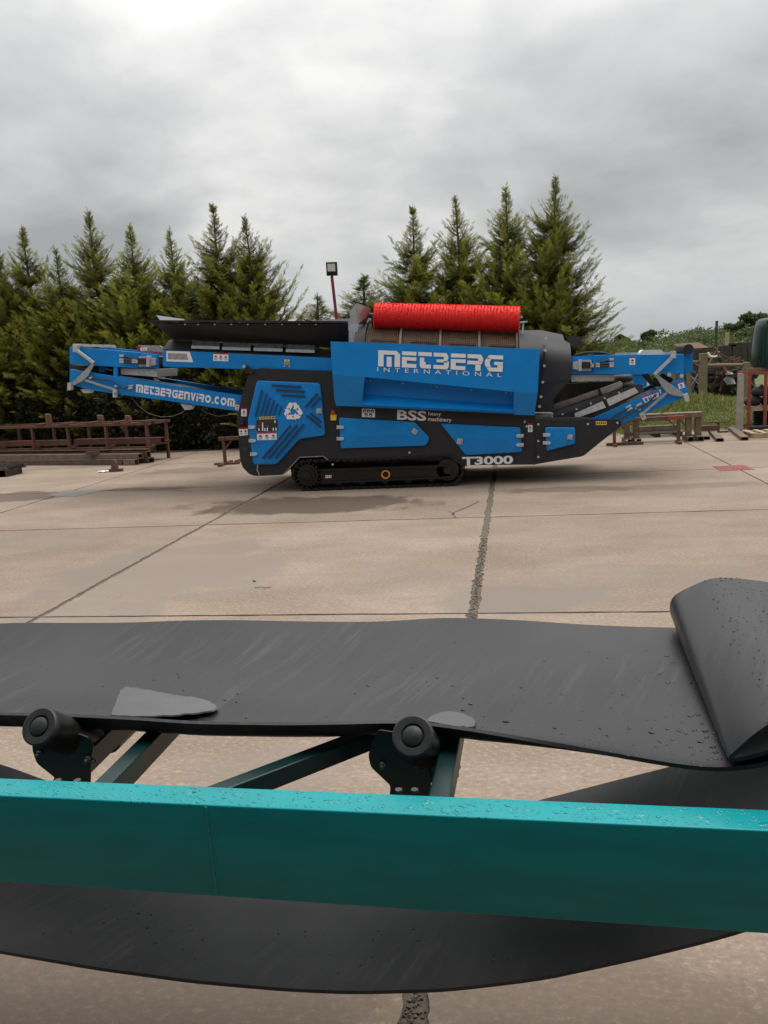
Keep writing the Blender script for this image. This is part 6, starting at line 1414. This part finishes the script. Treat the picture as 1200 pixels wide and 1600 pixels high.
for i in range(170):
    x = random.uniform(-1.4, .6); z = ZT - WH * random.random() ** 2; r = random.uniform(.0006, .0016); p = BP(x, 0, z); m.cbox((p[0], p[1], p[2]), (r * 2, r, r * 2.4))
o = sub(m, 'rain_drop', M['waterteal'], near_beam, norm=False); o['kind'] = 'stuff'
m = MB()
for i in range(330):                          # scattered small drops in the trough and near the fold
    x = random.choice((random.uniform(-1.9, .5), random.uniform(-.35, .5), random.gauss(.42, .07))); s = random.betavariate(1.1, 2.6); 
    if x > .5: continue
    r = random.choice((.0012, .0016, .0022, .003, .0045)); b = BELT(x, s); dome(m, (b[0], b[1], b[2] + .0045), r, r * .4, 8, random.uniform(1, 1.6), random.uniform(-.5, .5))
for u, v, r, ax in ((1117, 1123, .007, 1.9), (1091, 1136, .006, 1.5), (1101, 1147, .008, 1.6), (1119, 1147, .007, 1.7), (1121, 1157, .007, 2.0), (1100, 1163, .008, 1.7), (1117, 1171, .008, 1.6), (1124, 1179, .007, 1.6), (1072, 1124, .006, 1.4), (1052, 1160, .005, 1.5), (1012, 1149, .006, 2.2), (797, 1131, .009, 2.4), (734, 1102, .008, 1.4), (726, 1111, .008, 1.5), (760, 1123, .005, 1.3), (868, 1139, .006, 1.6), (955, 1150, .005, 1.8), (372, 1101, .006, 1.3), (557, 1087, .005, 1.3)):
    # look the belt up under this photo point
    best = min(((abs(proj(BELT(x, s))[0] - u) + abs(proj(BELT(x, s))[1] - v), x, s) for x in np.linspace(-1.2, .62, 92) for s in np.linspace(.02, .6, 40)))
    b = BELT(best[1], best[2]); dome(m, (b[0], b[1], b[2] + .0045), r * .62, r * .32, 10, ax, -.35)
o = sub(m, 'rain_drop', M['water'], top_belt, smooth=180, norm=False); o['kind'] = 'stuff'
m = MB()
for i in range(1700):
    p = FG[random.randrange(40), int(np.searchsorted(ks, random.uniform(2.06, 2.5)))] + np.array([random.gauss(0, .004), random.gauss(0, .006), 0]); r = random.choice((.0008, .0011, .0015, .0022)) * random.uniform(.8, 1.3); dome(m, (p[0], p[1], p[2] + .0045), r, r * .45, 7, random.uniform(1, 1.4), random.uniform(0, 3))
o = sub(m, 'rain_drop', M['water'], fold, smooth=180, norm=False); o['kind'] = 'stuff'
m = MB()
for i in range(130):
    x = random.choice((random.uniform(-1.4, .4), random.gauss(-.5, .2), random.gauss(-1.1, .1))); s = random.uniform(.02, .35); b = RET(x, s); r = random.choice((.0014, .002, .0028, .004)); dome(m, (b[0], b[1], b[2] + .0045), r, r * .5, 8, 1.2, random.uniform(0, 3))
o = sub(m, 'rain_drop', M['water'], ret, smooth=180, norm=False); o['kind'] = 'stuff'
def puddle(name, label, px, grp=None):
    # a shallow film of water in the trough of the belt
    px = [(a[0] + (b[0] - a[0]) * t + (random.gauss(0, .7) if t else 0), a[1] + (b[1] - a[1]) * t + (random.gauss(0, .5) if t else 0)) for a, b in zip(px, px[1:] + px[:1]) for t in (0, .33, .67)]
    XS = np.linspace(-1.4, .1, 160); SS = np.linspace(.2, .6, 90)
    tab = [(proj(BELT(x, s)), x, s) for x in XS for s in SS]; UV = np.array([a for a, _, _ in tab])
    pts = []
    for u, v in px:
        k = int(np.argmin(np.hypot(UV[:, 0] - u, (UV[:, 1] - v) * 1.5))); pts.append(BELT(tab[k][1], tab[k][2])[2])
    zw = float(np.percentile(pts, 75)) + .0062; pts = [PZ(u, v, zw) for u, v in px]
    pts = np.array(pts); c = pts.mean(0)
    t = thing(name, label, 'puddle', tuple(c), grp)
    m = MB(); n = len(pts); inner = c + (pts - c) * .975; pts = pts - np.array([0, 0, .0035])
    m.add(list(pts) + list(inner), [(i, (i + 1) % n, n + (i + 1) % n, n + i) for i in range(n)] + [list(range(n, 2 * n))]); m.build('water_film', M['skygrey'], t); return t
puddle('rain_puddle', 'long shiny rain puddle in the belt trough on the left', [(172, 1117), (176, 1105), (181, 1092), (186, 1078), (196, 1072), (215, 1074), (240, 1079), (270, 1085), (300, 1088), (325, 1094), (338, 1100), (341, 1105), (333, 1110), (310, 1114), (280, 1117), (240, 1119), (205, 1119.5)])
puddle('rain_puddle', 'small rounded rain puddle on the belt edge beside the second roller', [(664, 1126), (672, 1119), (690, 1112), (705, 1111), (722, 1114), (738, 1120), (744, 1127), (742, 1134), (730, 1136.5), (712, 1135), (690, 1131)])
